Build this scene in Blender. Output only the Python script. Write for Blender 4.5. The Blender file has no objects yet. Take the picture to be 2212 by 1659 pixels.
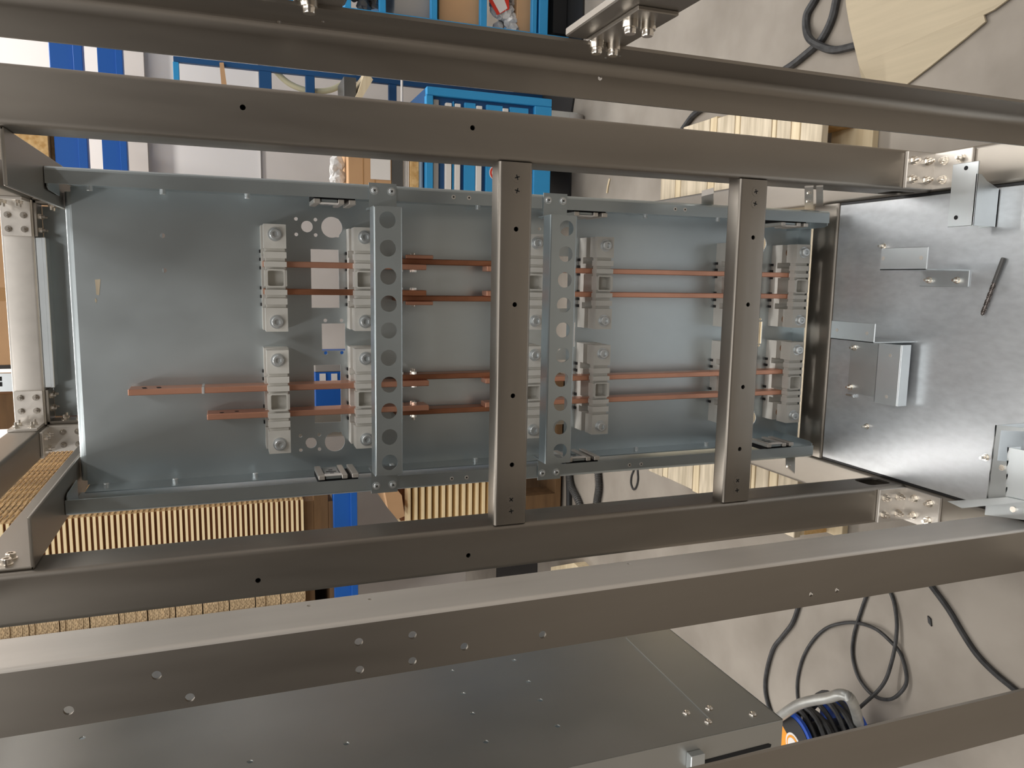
import bpy, bmesh, math, random
from mathutils import Vector, Matrix
from mathutils.geometry import delaunay_2d_cdt
random.seed(4)
S = bpy.context.scene
COL = S.collection
PI = math.pi

# ------------------------------------------------------------------ camera
F_PX, W_PX, H_PX = 1660.0, 2212.0, 1659.0
YAW, PITCH, ROLL = -0.144241, 0.352684, -0.0334915
CAM = Vector((0, 0, 1.625))
fwd = Vector((math.sin(YAW) * math.cos(PITCH), math.cos(YAW) * math.cos(PITCH), -math.sin(PITCH)))
r0 = Vector((math.cos(YAW), -math.sin(YAW), 0))
u0 = r0.cross(fwd)
rgt = r0 * math.cos(ROLL) + u0 * math.sin(ROLL)
upv = -r0 * math.sin(ROLL) + u0 * math.cos(ROLL)

def _ray(u, v):                      # measuring tool: direction of a photo pixel
    return rgt * (H_PX / 2 - v) + upv * (W_PX / 2 - u) + fwd * F_PX
def PY(u, v, Y):
    d = _ray(u, v); return CAM + d * ((Y - CAM.y) / d.y)
def PZ(u, v, Z):
    d = _ray(u, v); return CAM + d * ((Z - CAM.z) / d.z)
def PX(u, v, X):
    d = _ray(u, v); return CAM + d * ((X - CAM.x) / d.x)

cd = bpy.data.cameras.new('camera'); cam = bpy.data.objects.new('camera', cd); COL.objects.link(cam)
m = Matrix((-upv, rgt, -fwd)).transposed().to_4x4(); m.translation = CAM
cam.matrix_world = m
cd.sensor_fit = 'HORIZONTAL'; cd.sensor_width = 36.0; cd.lens = F_PX / W_PX * 36.0
cd.clip_start = 0.05; cd.clip_end = 100
S.camera = cam

# ------------------------------------------------------------------ materials
def srgb(r, g, b):
    f = lambda c: (c / 255) / 12.92 if c / 255 <= .04045 else ((c / 255 + .055) / 1.055) ** 2.4
    return (f(r), f(g), f(b), 1)

def mat(name, c, metal=0.0, rough=.5, var=.0, scale=(8, 8, 8), bump=0.0, c2=None, rvar=0.0, detail=6, spec=.5):
    M = bpy.data.materials.new(name); M.use_nodes = True
    nt = M.node_tree; N = nt.nodes; L = nt.links
    b = N['Principled BSDF']
    b.inputs['Metallic'].default_value = metal; b.inputs['Roughness'].default_value = rough
    b.inputs['Specular IOR Level'].default_value = spec
    b.inputs['Base Color'].default_value = c
    if var or bump or rvar or c2:
        tc = N.new('ShaderNodeTexCoord'); mp = N.new('ShaderNodeMapping'); no = N.new('ShaderNodeTexNoise')
        mp.inputs['Scale'].default_value = scale
        no.inputs['Scale'].default_value = 1.0; no.inputs['Detail'].default_value = detail
        L.new(tc.outputs['Object'], mp.inputs[0]); L.new(mp.outputs[0], no.inputs['Vector'])
        if c2 or var:
            rp = N.new('ShaderNodeValToRGB')
            rp.color_ramp.elements[0].position = .32; rp.color_ramp.elements[1].position = .68
            if c2: a, z = c, c2
            else:
                a = tuple(x * (1 - var) for x in c[:3]) + (1,); z = tuple(min(1, x * (1 + var)) for x in c[:3]) + (1,)
            rp.color_ramp.elements[0].color = a; rp.color_ramp.elements[1].color = z
            L.new(no.outputs['Fac'], rp.inputs[0]); L.new(rp.outputs[0], b.inputs['Base Color'])
        if rvar:
            mr = N.new('ShaderNodeMapRange'); mr.inputs[1].default_value = .3; mr.inputs[2].default_value = .7
            mr.inputs[3].default_value = rough - rvar; mr.inputs[4].default_value = rough + rvar
            L.new(no.outputs['Fac'], mr.inputs[0]); L.new(mr.outputs[0], b.inputs['Roughness'])
        if bump:
            bp = N.new('ShaderNodeBump'); bp.inputs['Strength'].default_value = bump; bp.inputs['Distance'].default_value = .002
            L.new(no.outputs['Fac'], bp.inputs['Height']); L.new(bp.outputs[0], b.inputs['Normal'])
    return M

M = {}
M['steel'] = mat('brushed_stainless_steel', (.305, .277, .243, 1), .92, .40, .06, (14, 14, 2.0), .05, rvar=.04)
M['steelx'] = mat('brushed_stainless_steel_crosswise', (.305, .277, .243, 1), .92, .40, .06, (2, 14, 14), .05, rvar=.04)
M['steely'] = mat('brushed_stainless_steel_lengthwise', (.36, .33, .29, 1), .92, .40, .06, (14, 2, 14), .05, rvar=.04)
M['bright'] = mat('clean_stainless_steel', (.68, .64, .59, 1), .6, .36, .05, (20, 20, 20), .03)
M['lit_side'] = mat('lit_side_stainless', (.66, .62, .57, 1), .55, .45, .05, (20, 20, 3), .03)  # post steel made paler: light on the side face put into the colour
M['bolt'] = mat('bright_stainless_bolt', (.78, .73, .66, 1), 1, .22)
M['zinc'] = mat('zinc_plated_screw', (.74, .77, .78, 1), .8, .36)
M['galv'] = mat('galvanised_sheet', (.47, .525, .545, 1), .88, .38, .09, (5, 5, 3), .03, rvar=.05)
M['galvp'] = mat('galvanised_mounting_plate', (.62, .685, .71, 1), .82, .34, .08, (4, 4, 2.5), .02, rvar=.05)
M['galvb'] = mat('bright_galvanised_sheet', (.66, .70, .72, 1), .9, .36, .06, (9, 9, 9), .02)
M['floorplate'] = mat('scratched_galvanised_base', (.62, .645, .67, 1), .68, .36, .06, (90, 40, 50), 0, rvar=.02, detail=5)
M['galvside'] = mat('dull_galvanised_panel', (.44, .44, .42, 1), .85, .4, .08, (4, 4, 3), .02, rvar=.05)
M['insul'] = mat('grey_thermoset_plastic', (.66, .645, .60, 1), 0, .45, .04, (30, 30, 30), .04)
M['copper'] = mat('copper_bar', (.74, .38, .26, 1), .7, .36, .16, (10, 10, 5), .02)
M['copperd'] = mat('tarnished_copper_bar', (.46, .20, .11, 1), .75, .40, .3, (18, 18, 7), .02)
M['fibre'] = mat('brown_fibre_spacer', (.25, .12, .05, 1), 0, .6)
M['black'] = mat('black_rubber', (.018, .018, .019, 1), 0, .55)
M['dark'] = mat('dark_void', (.01, .01, .011, 1), 0, .8)
M['cable'] = mat('worn_black_cable', (.035, .035, .036, 1), 0, .55, .4, (60, 60, 60), .1)
M['hose'] = mat('grey_plastic_conduit', (.085, .083, .08, 1), 0, .4)
M['concrete'] = mat('concrete_floor', srgb(132, 124, 114), 0, .75, c2=srgb(162, 154, 144), scale=(3.2, 3.2, 3.2), bump=.08, detail=10)
M['wallw'] = mat('white_wall_panel', srgb(226, 222, 219), 0, .7)
M['wallg'] = mat('grey_painted_wall', srgb(205, 198, 192), 0, .8, .05, (3, 3, 3))
M['wallb'] = mat('brown_dim_wall', (.055, .047, .040, 1), 0, .9)
M['blue'] = mat('light_blue_paint', srgb(48, 152, 212), 0, .42)
M['navy'] = mat('dark_blue_paint', srgb(24, 78, 128), 0, .45)
M['rackblue'] = mat('rack_beam_blue_paint', srgb(18, 92, 180), 0, .42)
M['white'] = mat('white_plastic', srgb(232, 228, 224), 0, .5)
M['grey'] = mat('grey_plastic', srgb(150, 146, 142), 0, .5)
M['wood'] = mat('new_pine_board', srgb(214, 194, 158), 0, .7, c2=srgb(236, 220, 188), scale=(3, 40, 40), bump=.1)
M['woodw'] = mat('weathered_pine_board', srgb(186, 172, 148), 0, .75, c2=srgb(226, 212, 188), scale=(6, 60, 60), bump=.2)
M['woodd'] = mat('dark_wood', srgb(112, 84, 54), 0, .75, .2, (4, 30, 30), .1)
M['osb'] = mat('chipboard', srgb(196, 152, 92), 0, .75, c2=srgb(228, 192, 136), scale=(50, 50, 50), bump=.2)
M['card'] = mat('kraft_cardboard', srgb(196, 156, 116), 0, .8, .04, (8, 8, 8))
M['cardp'] = mat('pale_cardboard', srgb(178, 165, 141), 0, .85, .05, (60, 3, 3), .1)
M['tape'] = mat('brown_packing_tape', srgb(176, 134, 84), 0, .35)
M['bag'] = mat('clear_plastic_bag', srgb(206, 204, 202), 0, .15, .25, (30, 30, 30), .8)
M['red'] = mat('red_label', srgb(214, 52, 30), 0, .5)
M['orange'] = mat('orange_label', srgb(240, 158, 40), 0, .5)
M['reelblue'] = mat('blue_reel_plastic', srgb(30, 78, 178), 0, .4)
M['yellowhose'] = mat('cream_hose', srgb(206, 200, 168), 0, .45)
M['edge'] = mat('cut_board_edge', srgb(252, 228, 184), 0, .8, .06, (3, 3, 60))
M['edged'] = mat('brown_board_edge', srgb(98, 57, 27), 0, .8, .2, (3, 3, 60))
M['burlap'] = mat('brown_burlap', srgb(150, 108, 50), 0, .95, .3, (90, 90, 90), .5)
M['galvtube'] = mat('worn_galvanised_tube', (.55, .56, .54, 1), .8, .45, .15, (20, 20, 20), .05)

# ragged corrugated board edge: flutes seen end-on
def ragged():
    Mx = mat('ragged_cardboard_edge', srgb(88, 62, 36), 0, .9, c2=srgb(238, 210, 168), scale=(70, 70, 300), bump=.6, detail=8)
    return Mx
M['ragged'] = ragged()
M['ragged2'] = mat('dark_ragged_cardboard_side', srgb(62, 42, 22), 0, .95, c2=srgb(190, 156, 108), scale=(40, 26, 190), bump=.6, detail=9)

# ------------------------------------------------------------------ builders
def wloc(o):
    v = Vector((0, 0, 0))
    while o: v += o.location; o = o.parent
    return v
def tag(o, label=None, cat=None, group=None, kind=None):
    if label: o['label'] = label
    if cat: o['category'] = cat
    if group: o['group'] = group
    if kind: o['kind'] = kind
    return o
def thing(name, label, cat, loc, group=None):
    o = bpy.data.objects.new(name, None); COL.objects.link(o); o.location = loc; o.empty_display_size = .05
    return tag(o, label, cat, group)
def obj(name, bm, m, parent=None, label=None, smooth=False, loc=None):
    """link a bmesh (or mesh) given in world coordinates as one object"""
    if isinstance(bm, bpy.types.Mesh):
        me = bm
    else:
        bmesh.ops.recalc_face_normals(bm, faces=bm.faces)
        me = bpy.data.meshes.new(name); bm.to_mesh(me); bm.free()
    org = wloc(parent) if parent else (Vector(loc) if loc else None)
    if org is None:
        xs = [v.co for v in me.vertices]
        org = Vector((sum(v.x for v in xs) / len(xs), sum(v.y for v in xs) / len(xs), min(v.z for v in xs)))
    me.transform(Matrix.Translation(-org))
    ms = m if isinstance(m, (list, tuple)) else [m]
    if not len(me.materials):
        for k in ms: me.materials.append(k)
    if smooth:
        for p in me.polygons: p.use_smooth = True
        try: me.set_sharp_from_angle(angle=math.radians(40))
        except Exception: pass
    o = bpy.data.objects.new(name, me); COL.objects.link(o)
    if parent: o.parent = parent
    else: o.location = org
    if label: o['label'] = label
    return o
def struct(name, bm, m): return tag(obj(name, bm, m), kind='structure')
def copy_tree(o, parent=None):
    c = o.copy(); COL.objects.link(c)
    if parent: c.parent = parent; c.matrix_parent_inverse = Matrix()
    for ch in list(o.children): copy_tree(ch, c)
    return c

def bx(bm, lo, hi, bev=0.0, seg=1, mi=0):
    lo = Vector(lo); hi = Vector(hi)
    g = bmesh.ops.create_cube(bm, size=1, matrix=Matrix.Translation((lo + hi) / 2) @ Matrix.Diagonal((*[max(1e-5, abs(a)) for a in (hi - lo)], 1)))
    vs = g['verts']
    if bev:
        es = list({e for v in vs for e in v.link_edges})
        r = bmesh.ops.bevel(bm, geom=es, offset=bev, segments=seg, profile=.5, affect='EDGES')
        fs = r['faces']
        allf = {f for v in r['verts'] for f in v.link_faces}
    else: allf = {f for v in vs for f in v.link_faces}
    for f in allf: f.material_index = mi
    return bm
def box(lo, hi, bev=0.0, seg=1):
    return bx(bmesh.new(), lo, hi, bev, seg)
def basis(n):
    n = Vector(n).normalized(); a = Vector((0, 0, 1)) if abs(n.z) < .9 else Vector((1, 0, 0))
    x = a.cross(n).normalized(); return x, n.cross(x), n
def cyl(bm, p, n, r, h, seg=20, r2=None, mi=0, caps=True):
    """cylinder from p along n"""
    x, y, z = basis(n); p = Vector(p); r2 = r if r2 is None else r2
    A = [bm.verts.new(p + (x * math.cos(2 * PI * i / seg) + y * math.sin(2 * PI * i / seg)) * r) for i in range(seg)]
    B = [bm.verts.new(p + z * h + (x * math.cos(2 * PI * i / seg) + y * math.sin(2 * PI * i / seg)) * r2) for i in range(seg)]
    for i in range(seg):
        f = bm.faces.new((A[i], A[(i + 1) % seg], B[(i + 1) % seg], B[i])); f.material_index = mi
    if caps:
        bm.faces.new(A[::-1]).material_index = mi; bm.faces.new(B).material_index = mi
    return bm
def lathe(bm, p, n, prof, seg=24, hexin=None, mi=0):
    """revolve (r,h) profile round axis n at p; rings listed in hexin become hexagons"""
    x, y, z = basis(n); p = Vector(p); rings = []
    for k, (r, h) in enumerate(prof):
        ring = []
        for i in range(seg):
            a = 2 * PI * i / seg
            rr = r
            if hexin and k in hexin:
                b = (a % (PI / 3)) - PI / 6; rr = r * math.cos(PI / 6) / math.cos(b)
            ring.append(bm.verts.new(p + z * h + (x * math.cos(a) + y * math.sin(a)) * rr))
        rings.append(ring)
    for a, b in zip(rings, rings[1:]):
        for i in range(seg):
            bm.faces.new((a[i], a[(i + 1) % seg], b[(i + 1) % seg], b[i])).material_index = mi
    bm.faces.new(rings[0][::-1]).material_index = mi; bm.faces.new(rings[-1]).material_index = mi
    return bm
def extr(bm, pts, axis, a, b, mi=0):
    """extrude polygon; pts are the two remaining coordinates in order"""
    def P(q, t):
        return {'X': (t, q[0], q[1]), 'Y': (q[0], t, q[1]), 'Z': (q[0], q[1], t)}[axis]
    A = [bm.verts.new(P(q, a)) for q in pts]; B = [bm.verts.new(P(q, b)) for q in pts]
    n = len(pts)
    for i in range(n): bm.faces.new((A[i], A[(i + 1) % n], B[(i + 1) % n], B[i])).material_index = mi
    bm.faces.new(A[::-1]).material_index = mi; bm.faces.new(B).material_index = mi
    return bm
def prism(bm, pts, d, mi=0):
    """polygon of 3-D points pushed along vector d"""
    d = Vector(d); A = [bm.verts.new(Vector(q)) for q in pts]; B = [bm.verts.new(Vector(q) + d) for q in pts]; n = len(pts)
    for i in range(n): bm.faces.new((A[i], A[(i + 1) % n], B[(i + 1) % n], B[i])).material_index = mi
    bm.faces.new(A[::-1]).material_index = mi; bm.faces.new(B).material_index = mi
    return bm
def rrect(x0, y0, x1, y1, r, k=5):
    out = []
    for cx, cy, a0 in ((x1 - r, y1 - r, 0), (x0 + r, y1 - r, 90), (x0 + r, y0 + r, 180), (x1 - r, y0 + r, 270)):
        for i in range(k + 1):
            a = math.radians(a0 + 90 * i / k); out.append((cx + r * math.cos(a), cy + r * math.sin(a)))
    return out
def tube_profile(axis, lo, hi, r=.009, t=.004):
    """hollow rounded rectangular section running along axis between lo and hi"""
    ia = 'XYZ'.index(axis); o = [i for i in range(3) if i != ia]
    out = rrect(lo[o[0]], lo[o[1]], hi[o[0]], hi[o[1]], r); inn = rrect(lo[o[0]] + t, lo[o[1]] + t, hi[o[0]] - t, hi[o[1]] - t, max(.002, r - t))
    bm = bmesh.new(); n = len(out)
    def P(q, s):
        c = [0, 0, 0]; c[o[0]], c[o[1]], c[ia] = q[0], q[1], s; return c
    R = [[bm.verts.new(P(q, s)) for q in pr] for pr in (out, inn) for s in (lo[ia], hi[ia])]
    for i in range(n):
        j = (i + 1) % n
        bm.faces.new((R[0][i], R[0][j], R[1][j], R[1][i])); bm.faces.new((R[2][j], R[2][i], R[3][i], R[3][j]))
        bm.faces.new((R[0][j], R[0][i], R[2][i], R[2][j])); bm.faces.new((R[1][i], R[1][j], R[3][j], R[3][i]))
    return bm
def tomesh(bm, name='tmp'):
    bmesh.ops.recalc_face_normals(bm, faces=bm.faces)
    me = bpy.data.meshes.new(name); bm.to_mesh(me); bm.free(); return me
def cut(bm, cutbm):
    """boolean difference, returns a mesh"""
    a = bpy.data.objects.new('a', tomesh(bm)); b = bpy.data.objects.new('b', tomesh(cutbm))
    COL.objects.link(a); COL.objects.link(b)
    md = a.modifiers.new('m', 'BOOLEAN'); md.object = b; md.operation = 'DIFFERENCE'; md.solver = 'EXACT'
    dg = bpy.context.evaluated_depsgraph_get(); dg.update()
    me = bpy.data.meshes.new_from_object(a.evaluated_get(dg))
    for q in (a, b):
        d = q.data; bpy.data.objects.remove(q); bpy.data.meshes.remove(d)
    return me
def inside(p, poly):
    c = False; n = len(poly)
    for i in range(n):
        (x0, y0), (x1, y1) = poly[i], poly[i - 1]
        if (y0 > p[1]) != (y1 > p[1]) and p[0] < (x1 - x0) * (p[1] - y0) / (y1 - y0) + x0: c = not c
    return c
def sheet(outer, holes, thick, mtx):
    """flat sheet with cut-outs: constrained triangulation, extruded, mapped by mtx (local xy -> world)"""
    vs, es = [], []
    for poly in [outer] + holes:
        k = len(vs); n = len(poly); vs += [Vector(q) for q in poly]; es += [(k + i, k + (i + 1) % n) for i in range(n)]
    ov, oe, of = delaunay_2d_cdt(vs, es, [], 0, 1e-6)[:3]
    bm = bmesh.new(); top = [bm.verts.new((v.x, v.y, thick / 2)) for v in ov]; bot = [bm.verts.new((v.x, v.y, -thick / 2)) for v in ov]
    cnt = {}
    for f in of:
        c = sum((ov[i] for i in f), Vector((0, 0))) / len(f)
        if not inside(c, outer) or any(inside(c, h) for h in holes): continue
        bm.faces.new([top[i] for i in f]); bm.faces.new([bot[i] for i in f][::-1])
        for i in range(len(f)):
            e = (f[i], f[(i + 1) % len(f)])
            if (e[1], e[0]) in cnt: del cnt[(e[1], e[0])]
            else: cnt[e] = 1
    for a, b in cnt: bm.faces.new((top[a], bot[a], bot[b], top[b]))
    for v in [v for v in bm.verts if not v.link_faces]: bm.verts.remove(v)
    me = tomesh(bm); me.transform(mtx); return me
def circ(x, y, r, n=24): return [(x + r * math.cos(2 * PI * i / n), y + r * math.sin(2 * PI * i / n)) for i in range(n)]
def join(bms):
    bm = bmesh.new()
    for b in bms:
        if isinstance(b, bpy.types.Mesh): bm.from_mesh(b); bpy.data.meshes.remove(b)
        else:
            me = tomesh(b); bm.from_mesh(me); bpy.data.meshes.remove(me)
    return bm
def smooth_path(pts, n=8):
    pts = [Vector(p) for p in pts]; out = []
    P = [pts[0] * 2 - pts[1]] + pts + [pts[-1] * 2 - pts[-2]]
    for i in range(1, len(P) - 2):
        for k in range(n):
            t = k / n; a, b, c, d = P[i - 1:i + 3]
            out.append(.5 * ((2 * b) + (c - a) * t + (2 * a - 5 * b + 4 * c - d) * t * t + (3 * b - a - 3 * c + d) * t ** 3))
    out.append(pts[-1]); return out
def pipe(bm, pts, r, seg=10, rfun=None, mi=0):
    ring0 = None; up = Vector((.13, .27, .95)).normalized(); n = len(pts); first = None
    for i, p in enumerate(pts):
        t = (pts[min(i + 1, n - 1)] - pts[max(i - 1, 0)]).normalized()
        x = up.cross(t)
        if x.length < 1e-3: x = Vector((1, 0, 0)).cross(t)
        x.normalize(); y = t.cross(x); rr = rfun(i) if rfun else r
        ring = [bm.verts.new(p + (x * math.cos(2 * PI * k / seg) + y * math.sin(2 * PI * k / seg)) * rr) for k in range(seg)]
        if ring0:
            for k in range(seg): bm.faces.new((ring0[k], ring0[(k + 1) % seg], ring[(k + 1) % seg], ring[k])).material_index = mi
        else: first = ring
        ring0 = ring
    bm.faces.new(first[::-1]).material_index = mi; bm.faces.new(ring0).material_index = mi
    return bm

# fasteners ------------------------------------------------------------------
def hexbolt(parent, p, n, s=1.0, stud=.010, name='bolt'):
    """washer, hex nut and threaded stud end as one fastener"""
    bm = bmesh.new(); p = Vector(p); n = Vector(n).normalized()
    cyl(bm, p, n, .0088 * s, .0018 * s, 20)
    cyl(bm, p + n * .0018 * s, n, .0075 * s, .0065 * s, 6)
    cyl(bm, p + n * .0083 * s, n, .0040 * s, stud * s - .002, 12, .0034 * s)
    return obj(name, bm, M['bolt'], parent)
def capscrew(parent, p, n, r=.0085, h=.009, name='screw', m='zinc', washer=0):
    p = Vector(p); n = Vector(n).normalized(); bm = bmesh.new()
    if washer:
        cyl(bm, p, n, washer, .0022, 28); p = p + n * .0022
    lathe(bm, p, n, [(r, 0), (r, h * .86), (r * .88, h), (r * .60, h), (r * .54, h * .4)], 24, hexin={3, 4})
    return obj(name, bm, [M[m]], parent, smooth=False)
def crossscrew(parent, p, n, r=.0075, up=(0, 0, 1), dome=.0, name='screw', m='steel', ang=.5):
    """Phillips screw; cross recess as dark slots"""
    p = Vector(p); x, y, n = basis(n); bm = bmesh.new()
    h = dome or .0006
    if dome: lathe(bm, p, n, [(r, 0), (r, h * .3), (r * .85, h * .75), (r * .45, h)], 24)
    else: cyl(bm, p, n, r, h, 24)
    c, s = math.cos(ang), math.sin(ang); ax = x * c + y * s; ay = y * c - x * s
    for a, b in ((ax, ay), (ay, ax)):
        q = [p + n * h + a * i * r * .5 + b * j * r * .11 for i, j in ((-1, -1), (1, -1), (1, 1), (-1, 1))]
        prism(bm, q, n * .0003, 1)
    return obj(name, bm, [M[m], M['dark']], parent)

# ================================================================== SETTING
GAL_Z = .225
WY = 5.3
struct('floor', box((-7, -4, -.05), (7, WY, 0)), M['concrete'])
zw = PY(560, 250, WY).z
struct('wall_back', box((-7, WY, 0), (7, WY + .15, zw)), M['wallg'])
struct('wall_back_upper', box((-7, WY, zw), (7, WY + .15, 4.6)), M['wallw'])
struct('trim_1', box((-7, WY - .01, zw - .004), (7, WY, zw)), M['grey'])
za, zb = PY(265, 130, WY).z, PY(312, 130, WY).z
struct('trim_2', box((-7, WY - .06, zb), (7, WY, za)), M['wallg'])
struct('wall_front', box((-7, -4.1, 0), (7, -4, 4.6)), M['wallb'])
struct('wall_left', box((-7.1, -4, 0), (-7, WY, 4.6)), M['wallw'])
struct('wall_right', box((7, -4, 0), (7.1, WY, 4.6)), M['wallw'])

# ================================================================== FRAME
XR0, XR1, XL1, XL0 = .196, .278, -.436, -.518
YF, YB = 1.25, 1.332
def holes_Y(pts, r, y0, y1):
    bm = bmesh.new()
    for x, z in pts: cyl(bm, (x, y0, z), (0, 1, 0), r, y1 - y0, 16)
    return bm
def post(name, x0, x1, y0, y1, hs, slot, label):
    bm = tube_profile('Z', (x0, y0, .225), (x1, y1, 2.12))
    if hs or slot:
        c = holes_Y(hs, .0042, y0 - .01, y0 + .012)
        if slot:
            xs = (x1 - .012, x1 + .01) if slot == 'r' else (x0 - .01, x0 + .012)
            pr = rrect(y0 + .017, .245, y0 + .069, .310, .014)
            extr(c, pr, 'X', *xs)
        me = cut(bm, c)
    else: me = tomesh(bm)
    return tag(obj(name, me, M['steel'], smooth=True, loc=((x0 + x1) / 2, (y0 + y1) / 2, .225)), label, 'post', 'uprights of the steel cabinet frame')
post('frame_post', XR0, XR1, YF, YB, [(.246, 1.593), (.2455, 1.2365)], 'l', 'broad brown-grey steel post above the mounting plate, where both crossbars meet its lower side')
post('frame_post', XL0, XL1, YF, YB, [(-.4875, 1.591), (-.4855, 1.237)], 'r', 'broad brown-grey steel post below the mounting plate, with a dark slot near its right end')
post('frame_post', XR0, XR1, 2.5, 2.582, [], None, 'rear steel post hidden mostly behind the upper channel of the plate')
post('frame_post', XL0, XL1, 2.5, 2.582, [], None, 'rear steel post hidden mostly behind the lower edge of the plate')

def beam(name, axis, lo, hi, label, m, cat='beam', grp='horizontal beams of the steel cabinet frame'):
    return tag(obj(name, tube_profile(axis, lo, hi), M[m], smooth=True), label, cat, grp)
beam('base_beam', 'Y', (XR0, .85, .145), (XR1, 2.582, .225), 'steel base beam along the upper edge of the shiny base plate, under the upper post', 'steely')
beam('base_beam', 'Y', (XL0, .85, .145), (XL1, 2.582, .225), 'steel base beam along the lower edge of the shiny base plate, under the lower post', 'steely')
beam('base_beam', 'X', (XL1, 1.512, .145), (XR0, 1.600, .225), 'brown-grey base crossbeam between mounting plate and shiny base plate', 'steelx')
beam('base_beam', 'X', (XL1, 2.5, .145), (XR0, 2.582, .225), 'rear base crossbeam lying on the pallet behind the mounting plate', 'steelx')
beam('top_beam', 'Y', (XR0, .85, 2.12), (XR1, 2.582, 2.2), 'steel top beam running forward above the upper post', 'steely')
beam('top_beam', 'Y', (XL0, .85, 2.12), (XL1, 2.582, 2.2), 'steel top beam slanting to the lower left corner, brown underside showing', 'steely')
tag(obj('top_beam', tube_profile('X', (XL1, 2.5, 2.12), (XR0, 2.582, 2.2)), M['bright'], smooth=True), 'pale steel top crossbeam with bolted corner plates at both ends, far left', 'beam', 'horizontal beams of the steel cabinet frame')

# crossbars between the posts -------------------------------------------------
def crossbar(z0, z1, screws, hs, label):
    c = holes_Y([(PY(u, v, YF).x, PY(u, v, YF).z) for u, v in hs], .0042, YF - .01, YF + .06)
    me = cut(tube_profile('X', (XL1, YF, z0), (XR0, YF + .04, z1), .006, .003), c)
    t = thing('crossbar', label, 'crossbar', ((XL1 + XR0) / 2, YF + .02, z0), 'crossbars screwed between the posts')
    obj('bar', me, M['steelx'], t, smooth=True)
    for k, (u, v) in enumerate(screws):
        p = PY(u, v, YF); crossscrew(t, p, (0, -1, 0), .0088, ang=.3 + k)
crossbar(1.128, 1.1895, [(1117, 383), (1117, 412), (1104, 1079), (1104, 1104)], [(1115, 495), (1112, 658), (1108, 855), (1106, 1004)],
         'flat steel crossbar with bright left side joining the two posts near the picture centre')
crossbar(.641, .7055, [(1633, 414), (1631, 440), (1593, 1038), (1592, 1059)], [(1627, 513), (1616, 658), (1605, 836), (1598, 970)],
         'flat steel crossbar joining the two posts at right, before the last clamps')

# corner brackets ----------------------------------------------------------
def corner(label, legA, legB, bolts, m='bright', edge=.0012, s=1.0):
    lo = [min(legA[0][i], legB[0][i]) for i in range(3)]; hi = [max(legA[1][i], legB[1][i]) for i in range(3)]
    t = thing('corner_bracket', label, 'bracket', ((lo[0] + hi[0]) / 2, (lo[1] + hi[1]) / 2, lo[2]), 'bolted corner brackets')
    bm = bmesh.new(); bx(bm, *legA, edge); bx(bm, *legB, edge)
    obj('angle_plate', bm, M[m], t)
    for p, n in bolts: hexbolt(t, p, n, s)
def grid(c, a, b, d=.019):
    c = Vector(c); a = Vector(a); b = Vector(b)
    return [c + a * i * d + b * j * d for i in (-1, 1) for j in (-1, 1)]
X_, Y_, Z_ = (1, 0, 0), (0, 1, 0), (0, 0, 1)
for x0, x1, lab in ((.2, .274, 'steel corner bracket with eight bolts at the foot of the upper post'),
                    (-.514, -.440, 'steel corner bracket with eight bolts at the foot of the lower post')):
    xc = (x0 + x1) / 2
    corner(lab, ((x0, 1.242, .225), (x1, 1.25, .306)), ((x0, 1.155, .225), (x1, 1.25, .233)),
           [(p, (0, -1, 0)) for p in grid((xc, 1.242, .272), X_, Z_)] + [(p, Z_) for p in grid((xc, 1.197, .233), X_, Y_)])
for sx, xa, lab in ((1, XL1, 'front corner plate with eight bolts at the lower end of the pale top crossbeam'),
                    (-1, XR0, 'front corner plate with eight bolts at the upper end of the pale top crossbeam')):
    b = xa + sx * .1; lo, hi = min(xa, b), max(xa, b); q = xa + sx * .008
    corner(lab, ((lo, 2.492, 2.124), (hi, 2.5, 2.196)), ((min(xa, q), 2.40, 2.124), (max(xa, q), 2.5, 2.196)),
           [(p, (0, -1, 0)) for p in grid(((lo + hi) / 2 + sx * .012, 2.492, 2.16), X_, Z_)] + [(p, (sx, 0, 0)) for p in grid((q, 2.44, 2.16), Y_, Z_)])
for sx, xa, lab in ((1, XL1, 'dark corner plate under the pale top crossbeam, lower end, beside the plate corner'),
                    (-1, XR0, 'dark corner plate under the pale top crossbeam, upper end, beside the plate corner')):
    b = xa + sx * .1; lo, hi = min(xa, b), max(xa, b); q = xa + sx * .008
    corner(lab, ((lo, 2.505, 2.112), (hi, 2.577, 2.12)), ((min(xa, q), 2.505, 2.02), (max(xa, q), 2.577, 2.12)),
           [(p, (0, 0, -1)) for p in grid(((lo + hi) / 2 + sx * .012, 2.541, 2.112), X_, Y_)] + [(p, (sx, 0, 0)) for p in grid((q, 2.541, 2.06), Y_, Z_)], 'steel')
corner('corner plate under the slanting top beam, just above the cardboard stack', ((-.514, 2.40, 2.112), (-.44, 2.5, 2.12)), ((-.514, 2.492, 2.02), (-.44, 2.5, 2.12)),
       [(p, (0, 0, -1)) for p in grid((-.477, 2.44, 2.112), X_, Y_)] + [(p, (0, -1, 0)) for p in grid((-.477, 2.492, 2.06), X_, Z_)])
tag(obj('rear_sheet', box((-.425, 2.5785, 1.80), (.185, 2.5815, 2.112)), M['galv']), 'dark galvanised rear sheet under the pale top crossbeam, just above the plate edge', 'sheet')
tag(obj('rear_flange', join([box((-.33, 2.506, 2.098), (.095, 2.575, 2.12), .002), box((-.33, 2.502, 2.094), (.095, 2.508, 2.104), .0015)]), M['galvb']),
    'long shiny galvanised strip under the pale top crossbeam', 'strip')  # galvanised flange of the rear sheet, holds no lamp

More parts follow.
